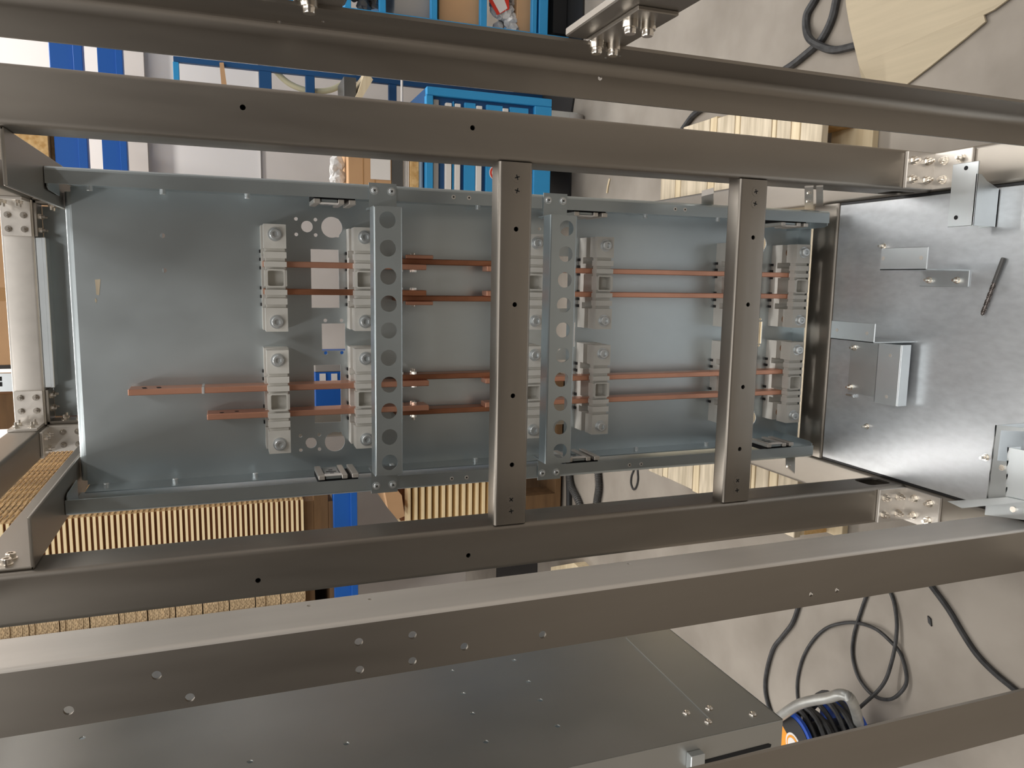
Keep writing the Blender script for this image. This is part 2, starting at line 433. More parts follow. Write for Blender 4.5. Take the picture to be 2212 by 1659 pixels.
# brackets that carry the channels -----------------------------------------
def carrier(s, label):
    # s = -1 lower (left in the place), +1 upper
    xa = XL1 if s < 0 else XR0; d = 1 if s < 0 else -1
    t = thing('support_bracket', label, 'bracket', (xa, 1.9, 1.9), 'angle brackets carrying the plate')
    bm = bmesh.new()
    x = lambda k: xa + d * k
    bx(bm, (min(x(0), x(.005)), 1.262, 1.903), (max(x(0), x(.005)), 2.5, 1.985), .0015)
    bx(bm, (min(x(0), x(.08)), 1.262, 1.903), (max(x(0), x(.08)), 2.5, 1.908), .0015)
    obj('angle', bm, M['steely'], t)
    for y in (1.28, 1.305):
        capscrew(t, (x(.005), y, 1.942), (d, 0, 0), .007, .008, m='bolt', washer=.009)
    for y in (1.52, 1.60): capscrew(t, (x(.026), y, 1.903), (0, 0, -1), .006, .003, m='bolt')
carrier(-1, 'steel angle bracket at lower left, running back from the lower post past the channel end')
carrier(1, 'steel angle bracket at upper left, dark wide face beside the channel end')

# ================================================================== MOUNTING PLATE
YP = 1.645
def pattern(dz):
    """cut-outs seen between the clamps"""
    h = []
    c = lambda x, z, r: h.append(circ(x, z + dz, r, 28))
    for s, x0 in ((1, 0), (-1, -.2505)):
        xm = lambda x: x if s > 0 else -.2505 - x
        c(xm(.100), 1.4655, .0115); c(xm(.1003), 1.4158, .0212)
        for z in (1.487, 1.4485, 1.4045):
            for x in (.1145, .0835): c(xm(x), z, .0036)
    h.append([(x, z + dz) for x, z in ((-.0652, 1.4027), (.0548, 1.4027), (.0548, 1.4591), (-.0652, 1.4591))])
    h.append([(x, z + dz) for x, z in ((-.3082, 1.4021), (-.1852, 1.4021), (-.1852, 1.4569), (-.3082, 1.4569))])
    h.append([(x, z + dz) for x, z in ((-.1551, 1.3914), (-.098, 1.3914), (-.098, 1.4394), (-.1551, 1.4394))])
    for x in (-.0915, -.1597):
        for z in (1.432, 1.3985): c(x, z, .0036)
    return h
hs = pattern(0) + pattern(-.534) + pattern(-1.068)
hs += [circ(.0723, 1.736, .0045), circ(.0062, 1.7356, .0045)]
outer = [(-.4086, .243), (.156, .243), (.156, 1.888), (-.4086, 1.888)]
mtx = Matrix(((1, 0, 0, 0), (0, 0, 1, YP + .001), (0, 1, 0, 0), (0, 0, 0, 1)))
plate = thing('mounting_plate', 'large blue-grey galvanised mounting plate with cut-outs, carrying clamps and copper bars', 'plate', (-.126, YP, .243))
face = sheet(outer, hs, .002, mtx)
bm = bmesh.new(); bm.from_mesh(face); bpy.data.meshes.remove(face)
# rolled top edge
arc = [(YP + .012 - .012 * math.cos(a), 1.888 + .012 * math.sin(a)) for a in [PI / 2 * i / 6 for i in range(7)]]
arc2 = [(YP + .012 - .010 * math.cos(a), 1.888 + .010 * math.sin(a)) for a in [PI / 2 * i / 6 for i in range(7)]]
extr(bm, arc + [(YP + .035, 1.900), (YP + .035, 1.898)] + arc2[::-1], 'X', -.400, .147)
bx(bm, (-.402, 1.600, .2256), (.150, YP + .002, .2276), .0005); bx(bm, (-.402, YP, .2256), (.150, YP + .002, .2435))
obj('sheet', bm, M['galvp'], plate)
for sx, x in ((-1, -.4086), (1, .156)):
    o = obj('side_flange', box((min(x, x + sx * .002), 1.588, .25), (max(x, x + sx * .002), YP + .002, 1.885)), M['galv'], plate)
    for z in (1.852, 1.73, 1.58, 1.30, 1.11, .93, .70, .50, .33):
        bm = bmesh.new(); n = Vector((-sx, 0, 0)); p = Vector((x, 1.612, z))
        lathe(bm, p, n, [(.0055, 0), (.0055, .008), (.0048, .009), (.0032, .009), (.0028, .004)], 16)
        obj('screw', bm, M['zinc'], plate)
scar = bmesh.new()
q = [PY(u, v, YP - .0002) for u, v in ((205, 604), (217, 603), (216, 618), (214, 638), (208, 636), (207, 620))]
prism(scar, q, (0, -.0004, 0)); q = [PY(u, v, YP - .0002) for u, v in ((206, 643), (209, 648), (208, 655), (205, 650))]; prism(scar, q, (0, -.0004, 0))
obj('torn_tape', scar, M['woodw'], plate, 'scrap of torn tape left on the plate')

# channels -----------------------------------------------------------------
def channel(s, label):
    xo = -.427 if s < 0 else .1745; d = 1 if s < 0 else -1     # d points inward
    t = thing('side_channel', label, 'channel', (xo, 1.575, .262), 'channels along the long edges of the plate')
    pr = [(0, 1.652), (0, 1.506), (.003, 1.501), (.006, 1.5), (.0285, 1.5), (.0285, 1.5022), (.0065, 1.5022), (.0035, 1.5035), (.0025, 1.507), (.0025, 1.652)]
    bm = bmesh.new(); extr(bm, [(xo + d * a, y) for a, y in pr], 'Z', .262, 1.902)
    obj('rail', bm, M['galv'], t)
    e = bmesh.new()                                             # folded end at the foot
    prism(e, [(xo + d * .0025, 1.502, .264), (xo + d * .034, 1.502, .264), (xo + d * .038, 1.512, .264), (xo + d * .040, 1.645, .264), (xo + d * .0025, 1.645, .264)], (0, 0, .002))
    obj('end_flap', e, M['galv'], t)
    e = bmesh.new()
    prism(e, [(xo + d * .0025, 1.502, 1.900), (xo + d * .034, 1.502, 1.900), (xo + d * .038, 1.512, 1.900), (xo + d * .04, 1.60, 1.900), (xo + d * .0025, 1.60, 1.900)], (0, 0, -.002))
    obj('end_flap', e, M['galv'], t)
    for z in ((1.197, 1.165, .69, .665) if s > 0 else (1.197, 1.165, .78, .75)):
        bm = bmesh.new(); cyl(bm, (xo + d * .015, 1.5002, z), (0, -1, 0), .0042, .0009, 16); cyl(bm, (xo + d * .015, 1.4993, z), (0, -1, 0), .0018, .0003, 10, mi=1)
        obj('rivet_nut', bm, [M['bright'], M['dark']], t)
    return t
channel(1, 'galvanised channel along the upper edge of the mounting plate')
channel(-1, 'galvanised channel along the lower edge of the mounting plate')

def clip(X, d, quads, screws, label):
    P0 = [PX(u, v, X) for u, v in quads[0]]
    t = thing('fixing_plate', label, 'plate', P0[0], 'fixing plates at the channel feet')
    for q in quads:
        bm = bmesh.new(); prism(bm, [PX(u, v, X) for u, v in q], (d * .0025, 0, 0)); obj('plate', bm, M['bright'], t)
    for u, v in screws: capscrew(t, PX(u, v, X), (-d, 0, 0), .0055, .005, m='bolt')
clip(.1935, 1, [[(1738, 405), (1757, 404), (1757, 452), (1738, 452)], [(1763, 404), (1778, 403), (1778, 452), (1763, 452)]], [(1748, 415), (1746, 433)], 'small bright plate with two screws between upper channel foot and upper post')
clip(-.4335, -1, [[(1697, 978), (1718, 976), (1717, 1022), (1697, 1006)]], [(1703, 1009)], 'small bright plate with one screw under the lower channel foot')
q = [PX(u, v, .1935) for u, v in ((1516, 412), (1542, 405), (1542, 446), (1516, 446))]
tag(obj('end_stop', prism(bmesh.new(), q, (-.012, 0, 0)), M['bright']), 'pale grey block on the base beam beside the upper channel, left of the right crossbar', 'block')

# drawer-slide like rail carriages on the channels -----------------------------
def carriage(s, dz, label):
    x0 = -.4066 if s < 0 else .154; d = 1 if s < 0 else -1
    z0, z1 = 1.388 + dz, 1.466 + dz
    t = thing('rail_carriage', label, 'rail', (x0, 1.53, z0), 'short striped rails fixed inside the channels')
    def b(name, k0, k1, y0, y1, za, zb, m, bev=.001):
        return obj(name, box((min(x0 + d * k0, x0 + d * k1), y0, za), (max(x0 + d * k0, x0 + d * k1), y1, zb), bev), M[m], t)
    b('base', 0, .010, 1.512, 1.587, z0, z1, 'dark')
    for a, w in ((0, .013), (.022, .011), (.066, .012)):
        b('slat', .010, .019, 1.5035, 1.586, z0 + a, z0 + a + w, 'bright')
    b('cover', .010, .016, 1.508, 1.584, z0 + .034, z0 + .064, 'galv')
    b('label_strip', .016, .0195, 1.506, 1.517, z0 + .032, z0 + .066, 'white')
    for y, l in ((1.545, .010), (1.558, .004), (1.532, .004)):
        b('slot', .016, .0163, y - .002, y + .002, z0 + .049 - l, z0 + .049 + l, 'dark', 0)
for dz, w in ((0, 'left'), (-.534, 'middle'), (-1.068, 'right')):
    carriage(1, dz, 'striped metal rail under the upper channel, %s one of its three' % w)
    carriage(-1, dz, 'striped metal rail above the lower channel, %s one of its three' % w)

# perforated bars -----------------------------------------------------------
def holebar(zc, z0, z1, label, hole_v):
    t = thing('perforated_bar', label, 'bar', (-.124, 1.465, z0), 'perforated cross bars screwed to the channels')
    y = 1.432; xa, xb = -.378, .129
    pts = []
    if hole_v:
        pts = [(PY(u, v, y).x, PY(u, v, y).z) for u, v in hole_v]
    mt = Matrix(((1, 0, 0, 0), (0, 0, 1, y + .001), (0, 1, 0, 0), (0, 0, 0, 1)))
    me = sheet(rrect(xa, z0 + .003, xb, z1 - .003, .002, 3), [circ(x, z, .0153, 36) for x, z in pts], .002, mt)
    bm = bmesh.new(); bm.from_mesh(me); bpy.data.meshes.remove(me)
    for za, zb, zi in ((z1 - .003, z1, z1), (z0 + .003, z0, z0)):     # folded long edges
        k = 1 if zb > za else -1
        pr = [(y, za), (y + .0009, zb - k * .0008), (y + .003, zb), (y + .036, zb), (y + .036, zb - k * .002), (y + .004, zb - k * .002), (y + .002, za)]
        extr(bm, pr, 'X', xa, xb)
    obj('web', bm, M['galv'], t)
    for s, x, xe in ((1, xb, .1775), (-1, xa, -.4295)):
        e = bmesh.new()
        bx(e, (min(x, x - s * .002), y, z0 + .001), (max(x, x - s * .002), 1.5, z1 - .001))
        bx(e, (x - s * .002 if s < 0 else x - .002, 1.4965, zc - .0265), (xe, 1.4985, zc + .0265)) if s > 0 else bx(e, (xe, 1.4965, zc - .0265), (x + .002, 1.4985, zc + .0265))
        bx(e, (min(x, x - s * .004), 1.470, zc + .0225), (max(x, x - s * .004) , 1.4985, zc + .032))
        obj('ear', e, M['galv'], t)
        for q in (-.0165, .0165):
            capb = (x + (xe - x) * .70, 1.4965, zc + q)
            w = bmesh.new(); cyl(w, capb, (0, -1, 0), .0078, .0015, 24)
            wo = obj('washer', w, M['zinc'], t)
            crossscrew(wo, (capb[0], 1.495, capb[2]), (0, -1, 0), .0056, dome=.003, m='zinc', ang=.9)
holebar(1.338, 1.314, 1.368, 'galvanised bar with ten dark round holes, left of the centre crossbar',
        [(837, 475), (838, 536), (839, 597), (840, 656), (840, 714), (840, 773), (841, 831), (841, 888), (842, 944), (842, 999)])
holebar(.979, .958, 1.016, 'galvanised bar with ten round holes showing light behind, right of the centre crossbar',
        [(1224, 493), (1222, 549), (1220, 605), (1218, 659), (1216, 713), (1215, 767), (1213, 820), (1211, 872), (1210, 923), (1210, 974)])

# ================================================================== INSULATORS
ROWX = {'upper': -.0055, 'lower': -.2470}
COLZ = [1.534, 1.3635, .9948, .829, .452, .2835]
def make_insulator():
    t = thing('busbar_clamp', 'x', 'clamp', (0, 1.645, 0), 'x')
    g = [-.0535, -.0350, -.0185, .0185, .0350, .0535]       # groove centres
    hw = .0033; yf, yb = 1.556, 1.592
    pts = [(-.1025, yb), (-.1025, yf)]
    for c in g: pts += [(c - hw, yf), (c - hw, yf + .007), (c + hw, yf + .007), (c + hw, yf)]
    pts += [(.1025, yf), (.1025, yb), (.058, yb), (.058, yb - .012), (-.058, yb - .012), (-.058, yb)]
    bm = bmesh.new(); extr(bm, pts, 'Z', -.0205, .0205)
    cb = bmesh.new(); extr(cb, rrect(-.0145, -.0145, .0145, .0145, .003, 3), 'Y', yf - .01, yf + .0225)
    for c in g:                                             # notches on both long sides
        for s in (-1, 1): bx(cb, (c - hw, yf - .01, s * .0205 - .0025), (c + hw, yf + .05, s * .0205 + .0025))
    me = cut(bm, cb)
    obj('front_block', me, M['insul'], t)
    rim = bmesh.new()
    fr = sheet(rrect(-.0175, -.0175, .0175, .0175, .004, 4), [rrect(-.0148, -.0148, .0148, .0148, .003, 4)], .0012, Matrix(((1, 0, 0, 0), (0, 0, 1, yf - .0004), (0, 1, 0, 0), (0, 0, 0, 1))))
    obj('recess_rim', fr, M['insul'], t)
    pts = [(-.1025, 1.645), (-.1025, 1.606), (-.058, 1.606), (-.058, 1.622), (-.044, 1.622), (-.044, 1.606), (-.02, 1.606), (-.02, 1.616), (.02, 1.616), (.02, 1.606), (.044, 1.606), (.044, 1.622), (.058, 1.622), (.058, 1.606), (.1025, 1.606), (.1025, 1.645)]
    bm = bmesh.new(); extr(bm, pts, 'Z', -.0235, .0235)
    obj('rear_block', bm, M['insul'], t)
    for x in (-.053, -.037, -.02, .02, .037, .053):
        obj('pad', box((x - .003, 1.636, .0225), (x + .003, 1.6445, .0262)), M['black'], t)
    for s in (-1, 1):
        bm = bmesh.new(); cyl(bm, (s * .0835, 1.591, 0), (0, 1, 0), .0125, .016, 20); obj('spacer', bm, M['fibre'], t)
        sc = bmesh.new(); cyl(sc, (s * .0835, yf, 0), (0, -1, 0), .0133, .0016, 28)
        w = obj('washer', sc, M['zinc'], t)
        capscrew(w, (s * .0835, yf - .0016, 0), (0, -1, 0), .0103, .0095)
    return t
names = ['leftmost of six', 'second from left', 'third, half behind the centre crossbar', 'fourth, gap between its halves', 'fifth, mostly behind the right crossbar', 'rightmost of six']
proto = make_insulator(); first = True
for row in ('upper', 'lower'):
    for k, z in enumerate(COLZ):
        o = proto if first else copy_tree(proto); first = False
        o.location = (ROWX[row], 1.645, z)
        tag(o, 'grey ribbed busbar clamp in the %s row, %s' % (row, names[k]), 'clamp', 'busbar clamps on the mounting plate')

# ================================================================== COPPER BARS
BT = .0058
def bar(x, z0, z1, label, m='copper', y0=1.582, y1=1.606, hs=(), notch=None):
    bm = bmesh.new(); bx(bm, (x - BT, y0, z0), (x + BT, y1, z1), .0012)
    o = thing('copper_busbar', label, 'copper bar', (x, (y0 + y1) / 2, z0), 'copper busbars')
    obj('bar', bm, M[m], o)
    for y, z in hs:
        b = bmesh.new(); cyl(b, (x + BT, y, z), (1, 0, 0), .0042, .0004, 16); obj('bolt_hole', b, M['dark'], o)
    if notch:
        obj('clip', box((x - BT - .0008, y0 - .0012, notch - .0025), (x + BT + .0008, y1 + .001, notch + .0025), .0005), M['bag'], o, 'pale clear band wrapped round the bar')
    return o
y0, y1 = 1.582, 1.616
bar(.0220, 1.231, 1.556, 'copper bar behind the first two upper clamps, upper of that pair', 'copper', y0, y1)
bar(-.0315, 1.231, 1.556, 'dark tarnished copper bar behind the first two upper clamps, lower of that pair', 'copperd', y0, y1)
bar(-.2222, 1.225, 1.803, 'longest copper bar, its free end at far left, bright band near the end', 'copper', y0, y1 + .014, [(1.595, 1.775), (1.604, 1.777), (1.595, 1.75), (1.604, 1.752)], 1.672)
bar(-.2752, 1.225, 1.667, 'lowest copper bar at left, shorter free end with two bolt holes', 'copper', y0, y1 + .014, [(1.595, 1.640), (1.604, 1.612)])
for x, n in ((.0220, 'uppermost of four'), (-.0310, 'second from top of four'), (-.2215, 'third from top of four'), (-.2748, 'lowest of four')):
    bar(x, .300, 1.098, 'long copper bar through right-hand clamps, ' + n, 'copper', y0, y1)
mids = [(.0220 + 2 * BT, 'uppermost of the four'), (-.0315 - 2 * BT, 'second from top of the four'), (-.2222 + 2 * BT, 'third from top of the four'), (-.2752 - 2 * BT, 'lowest of the four')]
for k, (x, n) in enumerate(mids):
    d = 1 if k % 2 == 0 else -1
    t = bar(x, 1.045, 1.292, 'thin brown copper bar left of the centre crossbar, ' + n, 'copperd', 1.600, 1.640)
    for z in (1.282, 1.253):
        for y in (1.606, 1.62):
            b = bmesh.new(); cyl(b, (x + d * BT, y, z), (d, 0, 0), .0062, .0055, 6); cyl(b, (x + d * (BT + .0055), y, z), (d, 0, 0), .0036, .006, 12)
            cyl(b, (x - d * 3 * BT, y, z), (-d, 0, 0), .0062, .0045, 6)
            obj('nut', b, M['bolt'], t)
    if k < 2:
        obj('joint_plate', box((x + d * BT, 1.592, 1.214) if d > 0 else (x - BT - .008, 1.592, 1.214), (x + BT + .008, 1.602, 1.272) if d > 0 else (x - BT, 1.602, 1.272), .001), M['copper'], t, 'bright copper joint plate')

# ================================================================== BASE PLATE
tag(obj('base_plate', box((XL1 + .006, .62, .222), (XR0 - .006, 1.506, .226), .001), M['floorplate']), 'scratched shiny galvanised base plate at right, with brackets and drill bit on it', 'plate')
for x0, x1, n in ((XL1, XL1 + .006, 'lower'), (XR0 - .006, XR0, 'upper')):
    tag(obj('dark_gap_strip', box((x0, .85, .205), (x1, 1.51, .221)), M['black']), 'black strip for the dark gap along the %s edge of the shiny base plate' % n, 'seal', 'dark gap strips beside the base plate')  # added black strip, stands for the dark gap beside the plate
BZ = .226
def zbolt(t, x, y, z, s=.8): hexbolt(t, (x, y, z), (0, 0, 1), s, .012)
# bracket A: flat top lip, front wall with clipped corner
t = thing('sheet_bracket', 'galvanised angle with pale flat top beside the upper post foot bracket', 'bracket', (.17, 1.12, BZ), 'sheet metal brackets on the base plate')
bm = bmesh.new(); pts = [(.116, BZ), (.186, BZ), (.2, .262), (.212, .278), (.212, .288), (.116, .288)]
bm2 = bmesh.new(); extr(bm2, pts, 'Y', 1.094, 1.097)
bx(bm2, (.116, 1.094, .285), (.236, 1.150, .288), .0008); bx(bm2, (.116, 1.094, BZ), (.186, 1.13, BZ + .003))
obj('folded_sheet', bm2, M['galvb'], t)
for u, v in ((2087, 363), (2065, 470)):
    p = PZ(u, v, .288); b = bmesh.new(); cyl(b, (p.x, p.y, .288), Z_, .0042, .0006, 16); obj('hole', b, M['dark'], t)
# bracket B: Z-bracket
t = thing('sheet_bracket', 'galvanised Z-shaped bracket with two bolts, left of the drill bit', 'bracket', (.03, 1.2, BZ), 'sheet metal brackets on the base plate')
bm = bmesh.new(); bx(bm, (.0315, 1.142, .339), (.0765, 1.257, .342), .0008); bx(bm, (.0315, 1.142, BZ), (.0345, 1.257, .342), .0008); bx(bm, (0, 1.140, BZ), (.034, 1.257, BZ + .003), .0008)
obj('folded_sheet', bm, M['galvb'], t)
for y in (1.165, 1.232): zbolt(t, .013, y, BZ + .003)
for u, v in ((1908, 558), (1990, 557)):
    p = PZ(u, v, .342); b = bmesh.new(); cyl(b, (p.x, p.y, .342), Z_, .0042, .0006, 16); obj('hole', b, M['bright'], t)
# bracket C + D
t = thing('sheet_bracket', 'galvanised stepped bracket with raised lip, lower left on the base plate', 'bracket', (-.12, 1.33, BZ), 'sheet metal brackets on the base plate')
bm = bmesh.new(); bx(bm, (-.1215, 1.257, .339), (-.080, 1.383, .342), .0008); bx(bm, (-.1215, 1.257, BZ), (-.1185, 1.383, .342), .0008)
bx(bm, (-.255, 1.318, BZ), (-.1185, 1.437, BZ + .003), .0008)
bx(bm, (-.260, 1.316, BZ), (-.126, 1.319, .266), .0005); bx(bm, (-.260, 1.256, .263), (-.126, 1.319, .266), .0008); bx(bm, (-.260, 1.253, .240), (-.126, 1.256, .266), .0008)
obj('folded_sheet', bm, M['galvb'], t)
for u, v in ((1846, 751), (1838, 836)):
    p = PZ(u, v, BZ + .003); zbolt(t, p.x, p.y, BZ + .003)
for u, v, z in ((1808, 713, .342), (1873, 720, .342), (1923, 768, .266), (1915, 857, .266)):
    p = PZ(u, v, z); b = bmesh.new(); cyl(b, (p.x, p.y, z), Z_, .0038, .0006, 16); obj('hole', b, M['bright'], t)
# bracket E: bigger assembly at the picture's edge
t = thing('bracket_block', 'pale folded sheet assembly at the lower right picture edge', 'bracket', (-.28, .95, BZ), 'sheet metal brackets on the base plate')
z = .30
q = [PZ(u, v, z) for u, v in ((2150, 918), (2215, 925), (2215, 932), (2162, 930), (2154, 995), (2178, 998), (2178, 1002), (2225, 1010), (2225, 1125), (2127, 1112))]
bm = bmesh.new(); prism(bm, q, (0, 0, -.004)); a, c = PZ(2150, 918, z), PZ(2127, 1112, z)
prism(bm, [a, c, (c.x, c.y, BZ), (a.x, a.y, BZ)], (0, -.003, 0))
obj('folded_sheet', bm, M['galvb'], t)
bm = bmesh.new(); q = [PZ(u, v, .33) for u, v in ((2176, 966), (2215, 974), (2215, 1082), (2172, 1080))]
prism(bm, q, (0, 0, -.003)); prism(bm, [q[0], q[3], Vector((q[3].x, q[3].y, .3)), Vector((q[0].x, q[0].y, .3))], (0, -.003, 0))
obj('raised_tray', bm, M['galvb'], t)
bm = bmesh.new(); q = [PZ(u, v, .335) for u, v in ((2046, 1083), (2175, 1074), (2212, 1082), (2212, 1084), (2078, 1098))]
prism(bm, q, (0, 0, -.004)); obj('tongue', bm, M['galvb'], t)
for u, v, zz in ((2166, 1010, .3), (2190, 1100, .3)):
    p = PZ(u, v, zz); b = bmesh.new(); cyl(b, p, Z_, .0055, .003, 20); obj('screw', b, M['bolt'], t)
# loose fasteners standing on the plate
for u, v, w in ((1909, 532, 'above the Z-shaped bracket'), (1873, 921, 'below the stepped bracket'), (2130, 988, 'beside the pale assembly')):
    p = PZ(u, v, BZ); tt = thing('stud_bolt', 'small bright stud bolt standing on the base plate, ' + w, 'bolt', (p.x, p.y, BZ), 'stud bolts on the base plate')
    hexbolt(tt, (p.x, p.y, BZ), Z_, .8, .014, 'stud')
p = PZ(1845, 854, BZ); t = thing('loose_screw', 'loose cap screw lying on its side next to the stepped bracket', 'screw', p)
bm = bmesh.new(); cyl(bm, p + Vector((-.001, 0, .004)), (0, 1, 0), .0022, .02, 12); obj('shank', bm, M['bolt'], t)
bm = bmesh.new(); lathe(bm, p + Vector((-.001, 0, .004)), (0, -1, 0), [(.004, 0), (.004, .004), (.0024, .004), (.0022, .002)], 16); obj('head', bm, M['zinc'], t)
# drill bit
a, b = PZ(2168, 557, BZ + .0045), PZ(2121, 682, BZ + .0045)
t = thing('drill_bit', 'dark twist drill bit lying on the shiny base plate', 'drill bit', (a + b) / 2)
d = (b - a).normalized(); L = (b - a).length
bm = bmesh.new(); lathe(bm, a, d, [(.0035, 0), (.0043, .0015), (.0043, L * .40), (.0040, L * .42)], 24); obj('shank', bm, M['hose'], t, smooth=True)
x, y, n = basis(d); bm = bmesh.new(); rings = []; NS = 70; NA = 24
for i in range(NS + 1):
    s = i / NS; p = a + d * (L * (.415 + .585 * s)); ring = []
    tip = 1 if s < .95 else max(.08, (1 - s) / .05)
    for k in range(NA):
        an = 2 * PI * k / NA; ph = an - s * 2 * PI * 2.3
        r = .0043 * tip * (1 if abs(math.cos(ph)) > .55 else .62)
        ring.append(bm.verts.new(p + (x * math.cos(an) + y * math.sin(an)) * r))
    rings.append(ring)
for r1, r2 in zip(rings, rings[1:]):
    for k in range(NA): bm.faces.new((r1[k], r1[(k + 1) % NA], r2[(k + 1) % NA], r2[k]))
bm.faces.new(rings[0][::-1]); bm.faces.new(rings[-1])
obj('fluted_end', bm, mat('dark_tool_steel', (.16, .14, .13, 1), .9, .3), t)

# ================================================================== FRONT MEMBERS
# lower front post: angle with drilled face
yA = .945
t = thing('drilled_post', 'nearest steel post along the lower part, pale upper side and drilled dark face', 'post', (-.478, .985, .225), 'front uprights')
hp = [(775, 1387), (891, 1372), (777, 1447), (891, 1428), (1003, 1397), (1172, 1371), (338, 1459), (410, 1507), (148, 1535), (1752, 1284), (1808, 1275)]
pts = [(PY(u, v, yA).x, PY(u, v, yA).z) for u, v in hp]
mt = Matrix(((1, 0, 0, 0), (0, 0, 1, yA + .002), (0, 1, 0, 0), (0, 0, 0, 1)))
fa = sheet([(-.5185, .225), (-.4425, .225), (-.4425, 2.12), (-.5185, 2.12)], [circ(x, z, .0055 if u < 1500 else .004, 20) for (x, z), (u, v) in zip(pts, hp)], .004, mt)
obj('front_face', fa, M['steel'], t)
xr = -.4375
hq = [(668, 1308), (800, 1294), (1359, 1218)]
pts = [(PX(u, v, xr).y, PX(u, v, xr).z) for u, v in hq]
mt = Matrix(((0, 0, 1, xr - .002), (1, 0, 0, 0), (0, 1, 0, 0), (0, 0, 0, 1)))
sd = sheet([(yA + .005, .225), (1.0265, .225), (1.0265, 2.12), (yA + .005, 2.12)], [circ(a, b, .0032, 16) for a, b in pts], .004, mt)
bm = bmesh.new(); bm.from_mesh(sd)
arc = [(xr - .005 + .005 * math.cos(a), yA + .005 - .005 * math.sin(a)) for a in [PI / 2 * i / 5 for i in range(6)]]
extr(bm, arc + [(xr - .005, yA + .004), (xr - .004, yA + .005)], 'Z', .225, 2.12)
obj('side_face', bm, M['lit_side'], t, smooth=True)
# upper front post: angle with its flange turned towards the viewer
pr = [(.2345, .945), (.2345, .949), (.2655, .949)] + [(.2655 + .018 * math.cos(a), .931 + .018 * math.sin(a)) for a in [PI / 2 - PI / 2 * i / 6 for i in range(7)]] + [(.2835, .874), (.2795, .874)]
pr += [(.2655 + .014 * math.cos(a), .931 + .014 * math.sin(a)) for a in [PI / 2 * i / 6 for i in range(7)]]
bm = bmesh.new(); extr(bm, pr, 'Z', .225, 2.12)
cb = bmesh.new()
for u, v in ((602, 46), (697, 47), (1307, 125), (1338, 121)):
    p = PX(u, v, .2795); cyl(cb, p - Vector((.01, 0, 0)), (1, 0, 0), .003, .03, 12)
for u, v in ((1296, 169), (1378, 145)):
    p = PY(u, v, .945); cyl(cb, p - Vector((0, .01, 0)), (0, 1, 0), .003, .03, 12)
tag(obj('angle_post', cut(bm, cb), M['steel'], smooth=True), 'uppermost long steel angle post, rounded bend and lit flange along its upper side', 'post', 'front uprights')
# arms bolted behind the flange of the angle post
def arm(z0, z1, bolts, label, plate):
    t = thing('bolted_arm', label, 'arm', (.32, .8, z0), 'arms bolted to the upper front post')
    obj('arm', box((.2885, .25, z0), (.2985, .886, z1), .0015), M['steel'], t)
    obj('end_plate', box((.2835, plate, z0 + .004), (.2885, .884, z1 - .026), .001), M['steel'], t)
    for p in bolts:
        bm = bmesh.new(); lathe(bm, p, (-1, 0, 0), [(.0088, 0), (.0088, .008), (.0066, .0085), (.0066, .013), (.0058, .0145)], 24)
        obj('bolt', bm, M['bolt'], t, smooth=True)
arm(1.155, 1.235, [Vector((.2835, y, z)) for y, z in ((.872, 1.178), (.872, 1.20), (.79, 1.178), (.79, 1.20))], 'steel arm with four bright bolts pointing down, top centre right', .757)
arm(1.495, 1.575, [Vector((.2835, .862, 1.535))], 'dark steel arm with a single bright bolt, at the top picture edge', .70)
# far lower front post
bm = bmesh.new(); extr(bm, [(-.7215, .8), (-.6435, .8), (-.6415, .803), (-.6435, .805), (-.7165, .805), (-.7165, .86), (-.7215, .86)], 'Z', 0, 2.12)
tag(obj('angle_post', bm, M['steel']), 'plain brown steel post across the lower right corner, in front of the cable reel', 'post', 'front uprights')

# side enclosure ------------------------------------------------------------
t = thing('steel_enclosure', 'galvanised sheet steel enclosure with drilled side and four domed screws, bottom edge', 'enclosure', (-.85, 1.3, .776))
XB, YB0, ZB = -.72, .961, .776
hp = [(748, 1606), (976, 1449), (1000, 1498), (1020, 1541), (1049, 1602), (1110, 1426), (1141, 1472), (1167, 1512), (1204, 1568), (540, 1645), (178, 1594)]
pts = [(PX(u, v, XB).y, PX(u, v, XB).z) for u, v in hp]
mt = Matrix(((0, 0, 1, XB - .001), (1, 0, 0, 0), (0, 1, 0, 0), (0, 0, 0, 1)))
ps = sheet([(YB0, ZB), (1.64, ZB), (1.64, 2.2), (YB0, 2.2)], [circ(a, b, .0046, 18) for a, b in pts], .002, mt)
obj('side_panel', ps, M['galvside'], t)
obj('front_flange', box((XB - .10, YB0 - .002, ZB), (XB - .0005, YB0 + .001, 2.2), .0008), M['galvside'], t)
q = [PY(u, v, YB0 - .0022) for u, v in ((1514, 1652), (1514, 1644), (1590, 1624), (1660, 1606), (1666, 1608), (1664, 1614))]
bm = bmesh.new(); prism(bm, q, (0, -.0006, 0)); obj('slot', bm, M['dark'], t)
obj('back_panel', box((XB - .36, YB0, ZB), (XB - .358, 1.64, 2.2)), M['galvb'], t)
obj('rear_panel', box((XB - .36, 1.638, ZB), (XB - .001, 1.64, 2.2)), M['galvb'], t)
obj('floor_pan', box((XB - .36, YB0, ZB - .001), (XB, 1.64, ZB + .001)), M['galv'], t)
a, b = PX(1352, 1378, XB), PX(1532, 1553, XB)
bm = bmesh.new(); prism(bm, [a + Vector((.0002, 0, .0008)), b + Vector((.0002, 0, .0008)), b + Vector((.0002, 0, -.0008)), a + Vector((.0002, 0, -.0008))], (.0008, 0, 0)); obj('seam', bm, M['galvb'], t, 'bright seam line')
